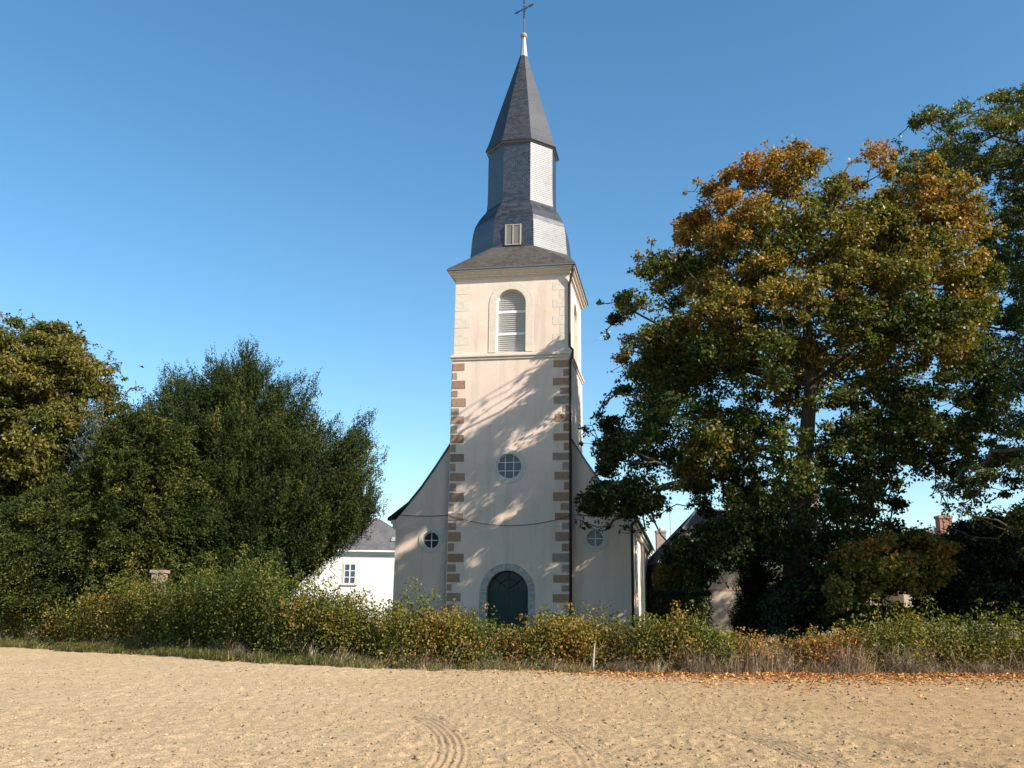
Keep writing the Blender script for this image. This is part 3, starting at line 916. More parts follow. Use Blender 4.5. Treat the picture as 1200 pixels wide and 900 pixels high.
def poly_dist(P, poly):
    """Inside test and distance to the outline for points P (N,2)."""
    inside = np.zeros(len(P), bool); dist = np.full(len(P), 1e9)
    n = len(poly)
    for i in range(n):
        a, b_ = poly[i], poly[(i + 1) % n]
        c1 = (a[1] > P[:, 1]) != (b_[1] > P[:, 1])
        with np.errstate(divide='ignore', invalid='ignore'):
            xi = (b_[0] - a[0]) * (P[:, 1] - a[1]) / (b_[1] - a[1] + 1e-12) + a[0]
        inside ^= c1 & (P[:, 0] < xi)
        ab = b_ - a; tt = np.clip(((P - a) @ ab) / (ab @ ab + 1e-12), 0, 1)
        dist = np.minimum(dist, np.linalg.norm(P - (a + tt[:, None] * ab), axis=1))
    return inside, dist

def crown_points(poly_px, Yc, n, hd, shell=0.5, holes=(), margin=0.0, gap=0.0, seed=0, rmax=None):
    """Bough centres filling a crown: outline in height and width, rounded in depth."""
    Yo = Yc - 0.36 * hd
    poly = np.array([at(px, py, Yo)[[0, 2]] for px, py in poly_px])
    hol = [(at(px, py, Yo)[[0, 2]], r_ / F_PX * Yo) for px, py, r_ in holes]
    lo, hi = poly.min(0), poly.max(0)
    out = []
    tot = 0
    while tot < n:
        P = rng.uniform(lo, hi, (n * 3, 2))
        ins, ds = poly_dist(P, poly)
        ok = ins & (ds > margin)
        for c_, r_ in hol: ok &= np.linalg.norm(P - c_, axis=1) > r_
        P, ds = P[ok], ds[ok]
        Rm = rmax if rmax else ds.max()
        q = np.clip(ds / Rm, 0, 1)
        half = hd * np.sqrt(np.clip(1 - (1 - q) ** 2, 0, 1)) + 0.15
        tt = rng.uniform(0, 1, len(P)) ** shell * np.where(rng.uniform(size=len(P)) < 0.5, -1, 1)
        y = Yc + half * tt
        Q = np.stack([P[:, 0], y, P[:, 1]], 1)
        if gap > 0:
            nz = vnoise(Q[:, 0] + Q[:, 1] * 0.7, Q[:, 2] + Q[:, 1] * 0.4, 1.7, 50 + seed)
            Q = Q[nz > -1 + gap]
        out.append(Q); tot += len(Q)
    return np.concatenate(out)[:n]

def skeleton(root_pts, root_r, C, twig_r=0.012, kmax=0.9):
    """Limbs: every bough centre is joined to the nearest wood already there, favouring the trunk."""
    nodes = [np.array(p, float) for p in root_pts]
    par = [-1] + list(range(len(root_pts) - 1))
    cost = [0.0]
    for i in range(1, len(nodes)): cost.append(cost[-1] + 0.3 * np.linalg.norm(nodes[i] - nodes[i - 1]))
    first = max(1, len(root_pts) // 2)
    order = np.argsort(np.linalg.norm(C - nodes[-1], axis=1))
    N = np.array(nodes); cst = np.array(cost); cst[:first] += 50
    nl = list(N); cl = list(cst)
    for i in order:
        p = C[i]
        A_ = np.array(nl)
        d = np.linalg.norm(A_ - p, axis=1)
        up_pen = np.clip(A_[:, 2] - p[2], 0, None) * 0.7
        j = int(np.argmin(d + 0.25 * np.array(cl) + up_pen))
        m = nl[j] * 0.5 + p * 0.5 + rng.normal(size=3) * 0.08 * d[j] + np.array([0, 0, -0.05 * d[j]])
        nl.append(m); par.append(j); cl.append(cl[j] + d[j] * 0.5)
        nl.append(p); par.append(len(nl) - 2); cl.append(cl[-1] + d[j] * 0.5)
    n = len(nl)
    w = np.ones(n)
    for i in range(n - 1, 0, -1):
        if par[i] >= 0: w[par[i]] += w[i]
    rad = twig_r * w ** 0.42
    for i in range(len(root_pts)): rad[i] = root_r[i]
    kids = {}
    b = MB()
    b.tube(root_pts, root_r, 10)
    for i in range(len(root_pts), n):
        j = par[i]
        b.tube([tuple(nl[j]), tuple(nl[i])], [min(rad[j], rad[i] * 1.35), rad[i]], 5 if rad[i] > 0.03 else 3, cap=False)
    return b

def clusters_to_leaves(C, per, rc, flat=0.6, scale=None):
    k = len(C)
    n = rng.integers(int(per * 0.6), int(per * 1.4) + 1, k)
    rr = rc * rng.uniform(0.6, 1.35, k)
    if scale is not None:
        n = np.maximum((n * scale ** 1.6).astype(int), 1); rr = rr * np.maximum(scale, 0.3)
    idx = np.repeat(np.arange(k), n)
    g_ = rng.normal(size=(len(idx), 3))
    g_ /= np.linalg.norm(g_, axis=1, keepdims=True)
    g_ *= (rng.uniform(0, 1, (len(idx), 1)) ** 0.45)
    g_[:, 2] *= flat
    return C[idx] + g_ * rr[idx][:, None], idx

def boughs(poly_px, Yc, n_b, per_b, hd, rb, shell, holes, gap, seed, rmax, flat=0.6, sprays=120, spray_out=0.36):
    """Bough centres in the crown, leaf clusters over each bough's upper outer side, loose sprays past the outline."""
    Q = crown_points(poly_px, Yc, n_b, hd, shell, holes, 0.25, gap, seed, rmax)
    poly = np.array([at(px, py, Yc - 0.36 * hd)[[0, 2]] for px, py in poly_px])
    _, ds = poly_dist(Q[:, [0, 2]], poly)
    r_ = np.clip(ds * 0.85 + 0.1, 0.3, rb) * rng.uniform(0.65, 1.25, len(Q))
    cen = np.array([Q[:, 0].mean(), Yc, Q[:, 2].mean()])
    m = per_b * 2
    idx = np.repeat(np.arange(len(Q)), m)
    d = rand_dir(len(idx), 0.35)
    outw = Q[idx] - cen; outw /= (np.linalg.norm(outw, axis=1, keepdims=True) + 1e-9)
    sc = (d * (outw * 0.7 + np.array([0, 0, 0.6]))).sum(1) + rng.normal(size=len(idx)) * 0.35
    keep = sc > np.median(sc)
    idx, d = idx[keep], d[keep]
    C = Q[idx] + d * (r_[idx] * rng.uniform(0.35, 1.0, len(idx)) ** 0.7)[:, None] * np.array([1, 1, flat])
    scale = np.clip(r_[idx] / rb, 0.5, 1.0) ** 0.5
    # sprays: points just outside the outline
    cp = poly.mean(0)
    k = rng.integers(0, len(poly), sprays); f_ = rng.uniform(0, 1, sprays)[:, None]
    E_ = poly[k] * (1 - f_) + poly[(k + 1) % len(poly)] * f_
    o = E_ - cp; o /= np.linalg.norm(o, axis=1, keepdims=True)
    up_ = E_[:, 1] > cp[1] - 0.35 * np.ptp(poly[:, 1])
    E_ = E_ + o * rng.uniform(-0.1, spray_out, (sprays, 1))
    X_ = np.stack([E_[:, 0], Yc + rng.normal(size=sprays) * hd * 0.22, E_[:, 1]], 1)[up_]
    return Q, C, scale, X_

BARK_G = mat_bark('bark_grey_brown', (0.055, 0.042, 0.03), (0.16, 0.125, 0.09))
BARK_D = mat_bark('bark_dark', (0.03, 0.022, 0.017), (0.09, 0.065, 0.05))

def broadleaf(name, label, cat, poly, Yc, hd, n_cl, per, rc, leaf, mat, trunk, trunk_r, tone_fn, holes=(), shell=0.55, gap=0.0, seed=0, group=None, bark=BARK_G, per_b=9, rb=1.25, sprays=120, rmax=None, twig=0.012, flat=0.6, extra=()):
    root = empty(name, tuple(trunk[0]))
    tag(root, label, cat, group)
    Q, C, scale, X_ = boughs(poly, Yc, n_cl, per_b, hd, rb, shell, holes, gap, seed, rmax, flat, sprays)
    for ep, en, ey in extra:
        q2, c2, s2, x2 = boughs(ep, ey, en, per_b, hd * 0.3, rb * 0.8, shell, (), 0, seed, None, flat, 16)
        Q = np.concatenate([Q[:480], q2]); C = np.concatenate([C, c2]); scale = np.concatenate([scale, s2]); X_ = np.concatenate([X_, x2])
    cen = np.array([C[:, 0].mean(), Yc, C[:, 2].mean()])
    off = np.array(trunk[0])
    sk = skeleton([np.array(p) for p in trunk], trunk_r, np.concatenate([Q[:700], X_]), twig)
    sk.v = [tuple(np.array(v) - off) for v in sk.v]
    sk.build('trunk', bark, root, smooth=True, weld=False)
    sx = rng.uniform(0.12, 0.5, len(X_))
    C = np.concatenate([C, X_]); scale = np.concatenate([scale, sx])
    P, idx = clusters_to_leaves(C, per, rc, flat, scale)
    tone = tone_fn(P, C[idx])
    outw = C[idx] - cen; outw /= (np.linalg.norm(outw, axis=1, keepdims=True) + 1e-9)
    leaf_mesh('crown', P - off, tone, leaf[0], leaf[1], mat, root, outw)
    return root

def conifer(name, label, cat, poly, Yc, hd, n_cl, shoots, L, mat, trunk, trunk_r, up, out, tone0, group=None, seed=0, shell=0.5, droop=0.0, needle=(0.15, 0.05), nn=13, gap=0.0, rmax=None, holes=(), plume=0.0, per_p=8, lean=0.5, plume_r=0.35, edge_out=0.4):
    """Yew-like crown: every bough carries several feathered shoots."""
    root = empty(name, tuple(trunk[0])); tag(root, label, cat, group)
    C = crown_points(poly, Yc, n_cl, hd, shell, holes, 0.05, gap, seed, rmax)
    off = np.array(trunk[0])
    cen = np.array([C[:, 0].mean(), Yc, C[:, 2].mean() - 1.5])
    if plume > 0:
        # upright tips standing proud of the outline
        pw = np.array([at(px, py, Yc - 0.36 * hd)[[0, 2]] for px, py in poly])
        k_ = np.concatenate([np.arange(len(pw)), rng.integers(0, len(pw), 46)]); f0 = np.concatenate([np.zeros(len(pw)), rng.uniform(0, 1, 46)])[:, None]
        E_ = pw[k_] * (1 - f0) + pw[(k_ + 1) % len(pw)] * f0
        E_ = E_[E_[:, 1] > 2.2]
        o_ = E_ - pw.mean(0); o_ /= np.linalg.norm(o_, axis=1, keepdims=True)
        E_ = E_ + o_ * rng.uniform(-0.05, edge_out, (len(E_), 1))
        C = np.concatenate([C, np.stack([E_[:, 0], Yc + rng.normal(size=len(E_)) * hd * 0.12, E_[:, 1]], 1)])
    pl_shade = rng.normal(size=len(C)) * 0.17
    if plume > 0:
        # each sampled point is the tip of a tapering plume that runs back down into the crown
        pi = np.repeat(np.arange(len(C)), per_p)
        f_ = rng.uniform(0, 1, len(pi)) ** 0.8
        ax = C - cen; ax[:, 2] = 0; ax /= (np.linalg.norm(ax, axis=1, keepdims=True) + 1e-9)
        ax = ax * lean + np.array([0, 0, 1.0]) + rng.normal(size=C.shape) * 0.15
        ax /= np.linalg.norm(ax, axis=1, keepdims=True)
        Lp = plume * rng.uniform(0.6, 1.3, len(C))
        tips = C
        C = tips[pi] - ax[pi] * (Lp[pi] * f_)[:, None]
        C += rng.normal(size=C.shape) * (plume_r * (0.12 + f_))[:, None] * 0.6
        C[:, 2] = np.maximum(C[:, 2], 0.2)
        pl_shade = pl_shade[pi]
        ins, ds = poly_dist(C[:, [0, 2]], np.array([at(px, py, Yc - 0.36 * hd)[[0, 2]] for px, py in poly]))
        ok = ins | ((ds < edge_out + 0.1) & (C[:, 2] > cen[2] + 1.5))
        C, pl_shade = C[ok], pl_shade[ok]
        sub = (tips - ax * (Lp * 0.8)[:, None])[rng.permutation(len(tips))[:min(len(tips), 260)]]
        sub[:, 2] = np.maximum(sub[:, 2], 0.4)
    else:
        sub = C[rng.permutation(len(C))[:min(len(C), 260)]]
    sk = skeleton([np.array(p) for p in trunk], trunk_r, sub, 0.012)
    sk.v = [tuple(np.array(v) - off) for v in sk.v]
    sk.build('trunk', BARK_D, root, smooth=True, weld=False)
    idx = np.repeat(np.arange(len(C)), shoots)
    outw = C[idx] - cen; outw[:, 2] *= 0.4; outw /= (np.linalg.norm(outw, axis=1, keepdims=True) + 1e-9)
    D = outw * out + np.array([0, 0, up]) + rng.normal(size=(len(idx), 3)) * 0.42
    D /= np.linalg.norm(D, axis=1, keepdims=True)
    B_ = C[idx] + rng.normal(size=(len(idx), 3)) * 0.16 - D * L * 0.4
    Ls = L * rng.uniform(0.5, 1.25, len(idx))
    k = np.tile(np.linspace(0.05, 1.0, nn), len(idx)); ii = np.repeat(np.arange(len(idx)), nn)
    base = B_[ii] + D[ii] * (Ls[ii] * k)[:, None]
    base[:, 2] -= droop * (k ** 2) * Ls[ii]
    base += rng.normal(size=base.shape) * 0.02
    side = rand_dir(len(ii))
    side -= D[ii] * np.sum(side * D[ii], 1, keepdims=True)
    side /= (np.linalg.norm(side, axis=1, keepdims=True) + 1e-9)
    nd = D[ii] * 0.75 + side * 0.65
    nd[:, 2] -= droop * k
    taper = 1.15 - 0.65 * k
    Lq = needle[0] * rng.uniform(0.7, 1.3, len(ii)) * taper; Wq = needle[1] * rng.uniform(0.7, 1.3, len(ii))
    V, F_ = leaf_quads(base - off, nd, rand_dir(len(ii), 0.6), Lq, Wq, 0.05)
    cl_t = tone0 + pl_shade + rng.normal(size=len(C)) * 0.06
    tone = cl_t[idx][ii] + 0.22 * (k - 0.5)
    link('crown', fast_mesh('crown', V, F_, np.repeat(tone, 4)), mat, root)
    return root

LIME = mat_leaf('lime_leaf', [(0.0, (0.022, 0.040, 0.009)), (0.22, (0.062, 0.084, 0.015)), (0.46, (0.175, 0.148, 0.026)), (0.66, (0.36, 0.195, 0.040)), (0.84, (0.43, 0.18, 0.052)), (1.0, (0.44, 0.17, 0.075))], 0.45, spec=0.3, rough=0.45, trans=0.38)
ASH = mat_leaf('green_leaf', [(0.0, (0.020, 0.036, 0.010)), (0.45, (0.070, 0.092, 0.019)), (0.75, (0.15, 0.145, 0.030)), (1.0, (0.26, 0.18, 0.038))], 0.5, spec=0.35, rough=0.45)
GOLD = mat_leaf('olive_gold_leaf', [(0.0, (0.050, 0.068, 0.015)), (0.4, (0.130, 0.125, 0.027)), (0.7, (0.24, 0.17, 0.038)), (1.0, (0.38, 0.21, 0.048))], 0.6, spec=0.25)
YEW = mat_leaf('yew_needle', [(0.0, (0.018, 0.028, 0.009)), (0.45, (0.036, 0.050, 0.013)), (0.8, (0.080, 0.088, 0.020)), (1.0, (0.15, 0.125, 0.028))], 0.5, spec=0.1, trans=0.12, rough=0.7, vary=0.4)
YEW_L = mat_leaf('yew_needle_light', [(0.0, (0.018, 0.028, 0.008)), (0.45, (0.045, 0.058, 0.014)), (0.8, (0.092, 0.100, 0.022)), (1.0, (0.15, 0.13, 0.030))], 0.5, spec=0.1, trans=0.15, rough=0.7, vary=0.4)
BLUE = mat_leaf('blue_needle', [(0.0, (0.035, 0.052, 0.048)), (1.0, (0.10, 0.13, 0.12))], 0.8, trans=0.1)
LAUREL = mat_leaf('laurel_leaf', [(0.0, (0.012, 0.022, 0.010)), (0.6, (0.024, 0.042, 0.014)), (1.0, (0.06, 0.075, 0.02))], 0.5, spec=0.4, trans=0.15)
HEDGE = mat_leaf('hedge_leaf', [(0.0, (0.045, 0.072, 0.014)), (0.28, (0.100, 0.125, 0.024)), (0.52, (0.185, 0.165, 0.032)), (0.76, (0.30, 0.19, 0.042)), (1.0, (0.40, 0.15, 0.05))], 0.8, spec=0.22, rough=0.5)
STRAW = mat_leaf('dry_stalk', [(0.0, (0.13, 0.095, 0.075)), (0.4, (0.24, 0.175, 0.12)), (0.75, (0.40, 0.31, 0.20)), (1.0, (0.50, 0.42, 0.29))], 1.2, spec=0.1, trans=0.2, tint=(1, 0.9, 0.7))
WEED = mat_leaf('weed_leaf', [(0.0, (0.055, 0.085, 0.022)), (0.5, (0.135, 0.145, 0.05)), (1.0, (0.30, 0.235, 0.11))], 0.9, spec=0.15)
FALLEN = mat_leaf('fallen_leaf', [(0.0, (0.22, 0.085, 0.030)), (0.45, (0.38, 0.15, 0.05)), (0.8, (0.50, 0.25, 0.08)), (1.0, (0.58, 0.40, 0.14))], 1.5, spec=0.15, trans=0.1, tint=(1, 0.8, 0.5))

# ------------------------------------------------------------------ trees on the right
lime_poly = [(690, 605), (680, 585), (698, 560), (714, 532), (694, 500), (690, 490), (715, 472), (724, 452), (737, 440), (728, 415), (735, 395), (716, 382), (722, 360), (712, 333), (735, 338), (745, 300), (760, 295), (765, 265), (790, 275), (800, 252), (818, 248), (812, 210), (838, 200), (862, 196), (885, 175), (905, 182), (930, 166), (975, 163), (982, 195), (988, 228), (998, 240), (1012, 226), (1000, 178), (1020, 164), (1045, 170), (1060, 180), (1090, 196), (1102, 218), (1130, 240), (1150, 280), (1172, 312), (1160, 360), (1164, 400), (1156, 430), (1175, 470), (1165, 500), (1140, 520), (1152, 545), (1122, 562), (1100, 570), (1075, 588), (1050, 610), (1085, 632), (1090, 660), (1050, 690), (1000, 705), (905, 695), (888, 662), (874, 672), (862, 697), (830, 682), (800, 668), (785, 640), (808, 616), (850, 602), (835, 578), (790, 588), (772, 604), (760, 618), (735, 592), (718, 612)]
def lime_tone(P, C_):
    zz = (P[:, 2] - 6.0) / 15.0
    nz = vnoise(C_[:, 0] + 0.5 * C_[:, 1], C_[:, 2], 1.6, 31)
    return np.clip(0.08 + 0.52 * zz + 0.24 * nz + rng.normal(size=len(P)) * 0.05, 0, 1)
LY = 39.0
tb = at(932, 720, LY)
T0 = (float(tb[0]), LY, -0.1)
def tpt(px, py, dy=0.0): q = at(px, py, LY + dy); return (float(q[0]), float(q[1]), float(q[2]))
lime_trunk = [T0, tpt(932, 690), tpt(934, 640), tpt(938, 590), tpt(944, 530, 0.4), tpt(950, 450, 0.6), tpt(945, 370, 0.3), tpt(950, 290)]
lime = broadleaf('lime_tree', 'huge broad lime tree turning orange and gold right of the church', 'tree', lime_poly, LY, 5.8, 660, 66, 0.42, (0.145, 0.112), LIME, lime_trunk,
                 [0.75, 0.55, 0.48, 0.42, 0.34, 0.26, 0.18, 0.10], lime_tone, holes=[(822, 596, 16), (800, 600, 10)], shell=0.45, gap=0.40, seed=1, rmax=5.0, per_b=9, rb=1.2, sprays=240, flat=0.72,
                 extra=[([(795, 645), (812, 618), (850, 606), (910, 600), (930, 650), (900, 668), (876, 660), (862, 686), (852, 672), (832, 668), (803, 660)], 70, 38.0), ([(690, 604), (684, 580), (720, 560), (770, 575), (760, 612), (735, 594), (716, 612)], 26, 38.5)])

right_poly = [(1062, 150), (1090, 118), (1125, 125), (1150, 110), (1195, 98), (1250, 84), (1310, 110), (1350, 180), (1370, 300), (1350, 430), (1290, 520), (1200, 545), (1165, 535), (1150, 500), (1150, 420), (1140, 330), (1135, 260), (1095, 228), (1068, 200)]
RY = 47.0
rb = at(1235, 720, RY)
def rpt(px, py, dy=0.0): q = at(px, py, RY + dy); return (float(q[0]), float(q[1]), float(q[2]))
broadleaf('tall_tree', 'tall open green tree rising behind the autumn lime at the right edge', 'tree', right_poly, RY, 4.6, 480, 50, 0.45, (0.18, 0.10), ASH,
          [(float(rb[0]), RY, -0.1), rpt(1232, 640), rpt(1228, 520), rpt(1222, 400), rpt(1216, 280), rpt(1210, 180)], [0.55, 0.45, 0.38, 0.28, 0.2, 0.1],
          lambda P, C_: np.clip(0.40 + 0.25 * vnoise(C_[:, 0], C_[:, 2], 1.5, 77) + 0.012 * (P[:, 2] - 16), 0, 1), shell=0.6, gap=0.45, seed=3, rmax=4.5, per_b=7, rb=1.25, sprays=110)
near_poly = [(1143, 560), (1160, 540), (1190, 530), (1212, 490), (1255, 380), (1330, 260), (1450, 200), (1560, 300), (1600, 500), (1500, 650), (1300, 660), (1222, 625), (1185, 605), (1152, 590)]
NY = 30.0
nb = at(1390, 720, NY)
def npt(px, py): q = at(px, py, NY); return (float(q[0]), float(q[1]), float(q[2]))
broadleaf('near_tree', 'shady tree whose low dark boughs reach in from the right edge', 'tree', near_poly, NY, 3.6, 330, 46, 0.36, (0.14, 0.085), ASH,
          [(float(nb[0]), NY, -0.1), npt(1388, 640), npt(1390, 520), npt(1395, 420), npt(1400, 320)], [0.42, 0.34, 0.28, 0.2, 0.1],
          lambda P, C_: np.clip(0.22 + 0.2 * vnoise(C_[:, 0], C_[:, 2], 1.2, 79), 0, 1), shell=0.6, gap=0.3, seed=13, rmax=3.5, per_b=8, rb=0.9, sprays=90)

# golden low boughs, dark laurels and other shrubs between the lime and the hedge
def shrub(name, label, poly, Yc, hd, n_cl, per, rc, leaf, mat, tone0, spread=0.15, group=None, seed=0, cat='shrub', px_base=None):
    cx_ = sum(p[0] for p in poly) / len(poly)
    q = at(cx_ if px_base is None else px_base, 700, Yc)
    zmid = float(at(cx_, sum(p[1] for p in poly) / len(poly), Yc)[2])
    tr = [(float(q[0]), Yc, -0.1), (float(q[0]) + 0.05, Yc, max(0.3, zmid * 0.35)), (float(q[0]), Yc + 0.05, max(0.6, zmid * 0.7))]
    return broadleaf(name, label, cat, poly, Yc, hd, n_cl // 3, int(per * 0.7), rc * 0.8, (leaf[0] * 1.12, leaf[1] * 1.12), mat, tr, [0.10, 0.08, 0.05],
                     lambda P, C_: np.clip(tone0 + spread * vnoise(C_[:, 0], C_[:, 2], 0.8, 90 + seed) + 0.03 * (P[:, 2] - zmid), 0, 1), shell=0.5, seed=seed, group=group, bark=BARK_D, twig=0.006, per_b=9, rb=0.55, sprays=40)

shrub('hazel_bush', 'golden green hazel bush lit by sun beside the dark laurels', [(1000, 635), (1045, 612), (1085, 622), (1118, 648), (1105, 680), (1085, 735), (1000, 740), (950, 735), (955, 690), (985, 660)], 34.5, 1.5, 260, 60, 0.42, (0.13, 0.09), LIME, 0.42, 0.2, seed=4)
shrub('laurel_bush', 'large dark laurel thicket in shade at the right edge', [(1105, 640), (1130, 612), (1165, 600), (1210, 605), (1270, 600), (1330, 640), (1340, 740), (1085, 740), (1095, 690)], 36.0, 2.2, 1200, 60, 0.5, (0.13, 0.06), LAUREL, 0.35, 0.15, seed=5)
shrub('elder_bush', 'dark leafy bush at the foot of the autumn lime, above the brown hedge', [(905, 700), (930, 672), (970, 660), (1010, 680), (1020, 745), (900, 745)], 37.0, 1.4, 420, 55, 0.42, (0.12, 0.07), LAUREL, 0.5, 0.2, seed=6)
yc_poly = [(884, 632), (893, 660), (900, 690), (908, 715), (910, 745), (862, 745), (866, 715), (872, 690), (877, 660)]
conifer('conical_yew', 'small dark conical yew standing before the beige house wall', 'shrub', yc_poly, 42.0, 0.85, 620, 6, 0.45, YEW, [(float(at(886, 720, 42)[0]), 42.0, -0.1), (float(at(886, 680, 42)[0]), 42.0, 1.5), (float(at(886, 650, 42)[0]), 42.0, 3.0)], [0.12, 0.09, 0.05], 0.5, 0.8, 0.2, seed=8, needle=(0.10, 0.035))
for k, (px, top, lab) in enumerate([(780, 646, 'slim upright yew touching the corner of the white nave wall'), (792, 634, 'tallest slim upright yew of the four beside the nave'), (803, 640, 'slim upright yew third from the nave, right of the tallest'), (814, 655, 'shortest slim upright yew of the four, farthest from the nave')]):
    p_ = [(px, top), (px + 4, top + 12), (px + 7, top + 35), (px + 7, 730), (px - 7, 730), (px - 7, top + 35), (px - 4, top + 12)]
    X = float(at(px, 700, 50)[0])
    conifer('upright_yew', lab, 'tree', p_, 50.0, 0.32, 190, 6, 0.5, YEW_L, [(X, 50.0, -0.1), (X, 50.0, 1.5), (X, 50.0, 2.6)], [0.08, 0.06, 0.04], 1.2, 0.25, 0.75, group='upright yews beside the nave', seed=20 + k, needle=(0.12, 0.04))
# clipped dark box hedge in front of them
X0, X1 = float(at(762, 700, 46.5)[0]), float(at(832, 700, 46.5)[0])
bx = empty('box_hedge', ((X0 + X1) / 2, 46.5, 0)); tag(bx, 'clipped dark box hedge below the upright yews beside the nave', 'hedge')
ztop = float(at(800, 693, 46.5)[2])
n = 9000
P = np.stack([rng.uniform(X0, X1, n), rng.uniform(46.0, 47.0, n), rng.uniform(0, ztop, n)], 1)
face_ = rng.integers(0, 3, n)
P[face_ == 0, 1] = 46.0 + rng.uniform(0, 0.12, (face_ == 0).sum()); P[face_ == 1, 2] = ztop - rng.uniform(0, 0.12, (face_ == 1).sum())
P += rng.normal(size=P.shape) * 0.04
leaf_mesh('foliage', P - np.array([(X0 + X1) / 2, 46.5, 0]), np.full(n, 0.25), 0.10, 0.06, LAUREL, bx)
b = MB()
for k in range(9):
    x_ = (k - 4) / 9 * (X1 - X0); b.tube([(x_, 0, -0.1), (x_ + 0.05, 0.03, 0.5), (x_ + 0.1, 0, ztop - 0.2)], [0.04, 0.03, 0.015], 5)
b.build('stems', BARK_D, bx)

# ------------------------------------------------------------------ trees on the left
gold_poly = [(-90, 400), (-40, 375), (0, 372), (30, 371), (60, 380), (80, 378), (100, 400), (122, 424), (133, 440), (112, 460), (104, 478), (122, 500), (110, 540), (90, 580), (40, 620), (-40, 660), (-110, 640), (-120, 500)]
gb = at(20, 700, 47.0)
broadleaf('golden_tree', 'olive gold broadleaf tree behind the yews at the left edge', 'tree', gold_poly, 47.0, 4.6, 420, 60, 0.42, (0.17, 0.10), GOLD,
          [(float(gb[0]), 47.0, -0.1), (float(gb[0]), 47.0, 3.0), (float(gb[0]) + 0.2, 47.0, 7.0), (float(gb[0]) + 0.1, 47.0, 11.5)], [0.42, 0.34, 0.24, 0.12],
          lambda P, C_: np.clip(0.24 + 0.3 * vnoise(C_[:, 0], C_[:, 2], 1.1, 66) + 0.02 * (P[:, 2] - 9), 0, 1), shell=0.5, gap=0.30, seed=9, rmax=3.5, per_b=10, rb=1.1, sprays=110)
conifer('blue_spruce', 'pale blue grey conifer wedged between the golden tree and the yew', 'tree', [(104, 462), (112, 490), (122, 520), (126, 600), (80, 600), (84, 530), (95, 495)], 44.0, 0.8, 120, 6, 0.5, BLUE, [(float(at(104, 700, 44.0)[0]), 44.0, -0.1), (float(at(104, 600, 44.0)[0]), 44.0, 4.0), (float(at(104, 490, 44.0)[0]), 44.0, 8.4)], [0.16, 0.12, 0.05], 0.3, 0.9, 0.5, seed=10, needle=(0.14, 0.05))
yew_poly = [(380, 648), (408, 622), (441, 592), (430, 576), (439, 558), (430, 532), (438, 514), (427, 500), (424, 478), (411, 500), (397, 517), (386, 487), (372, 495), (360, 468), (364, 436), (347, 466), (340, 442), (326, 452), (312, 422), (302, 430), (291, 408), (278, 395), (264, 413), (243, 418), (238, 440), (217, 432), (208, 445), (190, 428), (181, 450), (163, 462), (142, 470), (126, 488), (118, 560), (130, 640), (150, 700), (290, 705), (328, 686), (356, 664)]
YY = 41.0
yb = at(270, 700, YY)
yx = float(yb[0])
conifer('great_yew', 'broad dark yew with feathery upright tips left of the white house', 'tree', yew_poly, YY, 3.7, 1150, 4, 0.62, YEW, [(yx, YY, -0.1), (yx, YY, 2.0), (yx + 0.2, YY, 5.0), (yx, YY, 8.0), (yx, YY, 11.0)], [0.6, 0.5, 0.38, 0.22, 0.08], 1.0, 0.5, 0.32, seed=11, shell=0.42, rmax=3.2, gap=0.32, needle=(0.145, 0.042), nn=12, plume=2.1, per_p=12, lean=0.6, plume_r=0.36)
yew2_poly = [(-60, 590), (0, 590), (30, 575), (62, 562), (92, 545), (112, 520), (140, 492), (170, 482), (200, 484), (230, 512), (246, 560), (256, 600), (262, 640), (250, 705), (150, 712), (0, 712), (-60, 712)]
yx2 = float(at(150, 700, 38.4)[0])
conifer('spreading_yew', 'low lighter green yew with drooping sprays before the great yew', 'tree', yew2_poly, 38.0, 2.0, 560, 5, 0.7, YEW_L, [(yx2, 38.4, -0.1), (yx2, 38.4, 1.5), (yx2, 38.3, 3.5), (yx2, 38.2, 5.5)], [0.4, 0.32, 0.24, 0.1], 0.25, 0.9, 0.38, seed=12, shell=0.35, droop=0.5, rmax=3.0, needle=(0.17, 0.050), nn=10, plume=1.2, per_p=9, lean=1.6, plume_r=0.5, edge_out=0.15)

# ------------------------------------------------------------------ hedgerow along the field
HED = [(-200, 690), (0, 702), (60, 697), (130, 684), (180, 676), (230, 676), (270, 668), (300, 664), (332, 662), (352, 682), (400, 697), (450, 703), (500, 706), (560, 716), (620, 720), (660, 716), (700, 716), (735, 716), (760, 712), (800, 720), (850, 738), (900, 742), (950, 730), (1000, 724), (1050, 716), (1100, 718), (1150, 722), (1200, 732), (1400, 735)]
def hedge_top(x, y):
    px = 600 + F_PX * x / y
    py = np.interp(px, [h[0] for h in HED], [h[1] for h in HED])
    return at(px, py, y)[2]
SEC = [(-260, 195, 0.52, 0.22, 'low brownish hedge shrub below the spreading yew at the left end'),
       (195, 350, 0.28, 0.18, 'tallest and greenest hedge shrub, rising before the great yew'),
       (350, 520, 0.46, 0.22, 'dense olive hedge shrub below the white house wall'),
       (520, 690, 0.58, 0.18, 'yellowing hedge shrub in front of the church door'),
       (690, 850, 0.55, 0.2, 'leafy hedge shrub with long shoots before the nave corner'),
       (850, 990, 0.80, 0.22, 'thin half bare hedge shrub with dry stalks below the autumn lime'),
       (990, 1500, 0.46, 0.18, 'yellow green hedge shrub at the right end below the laurels')]
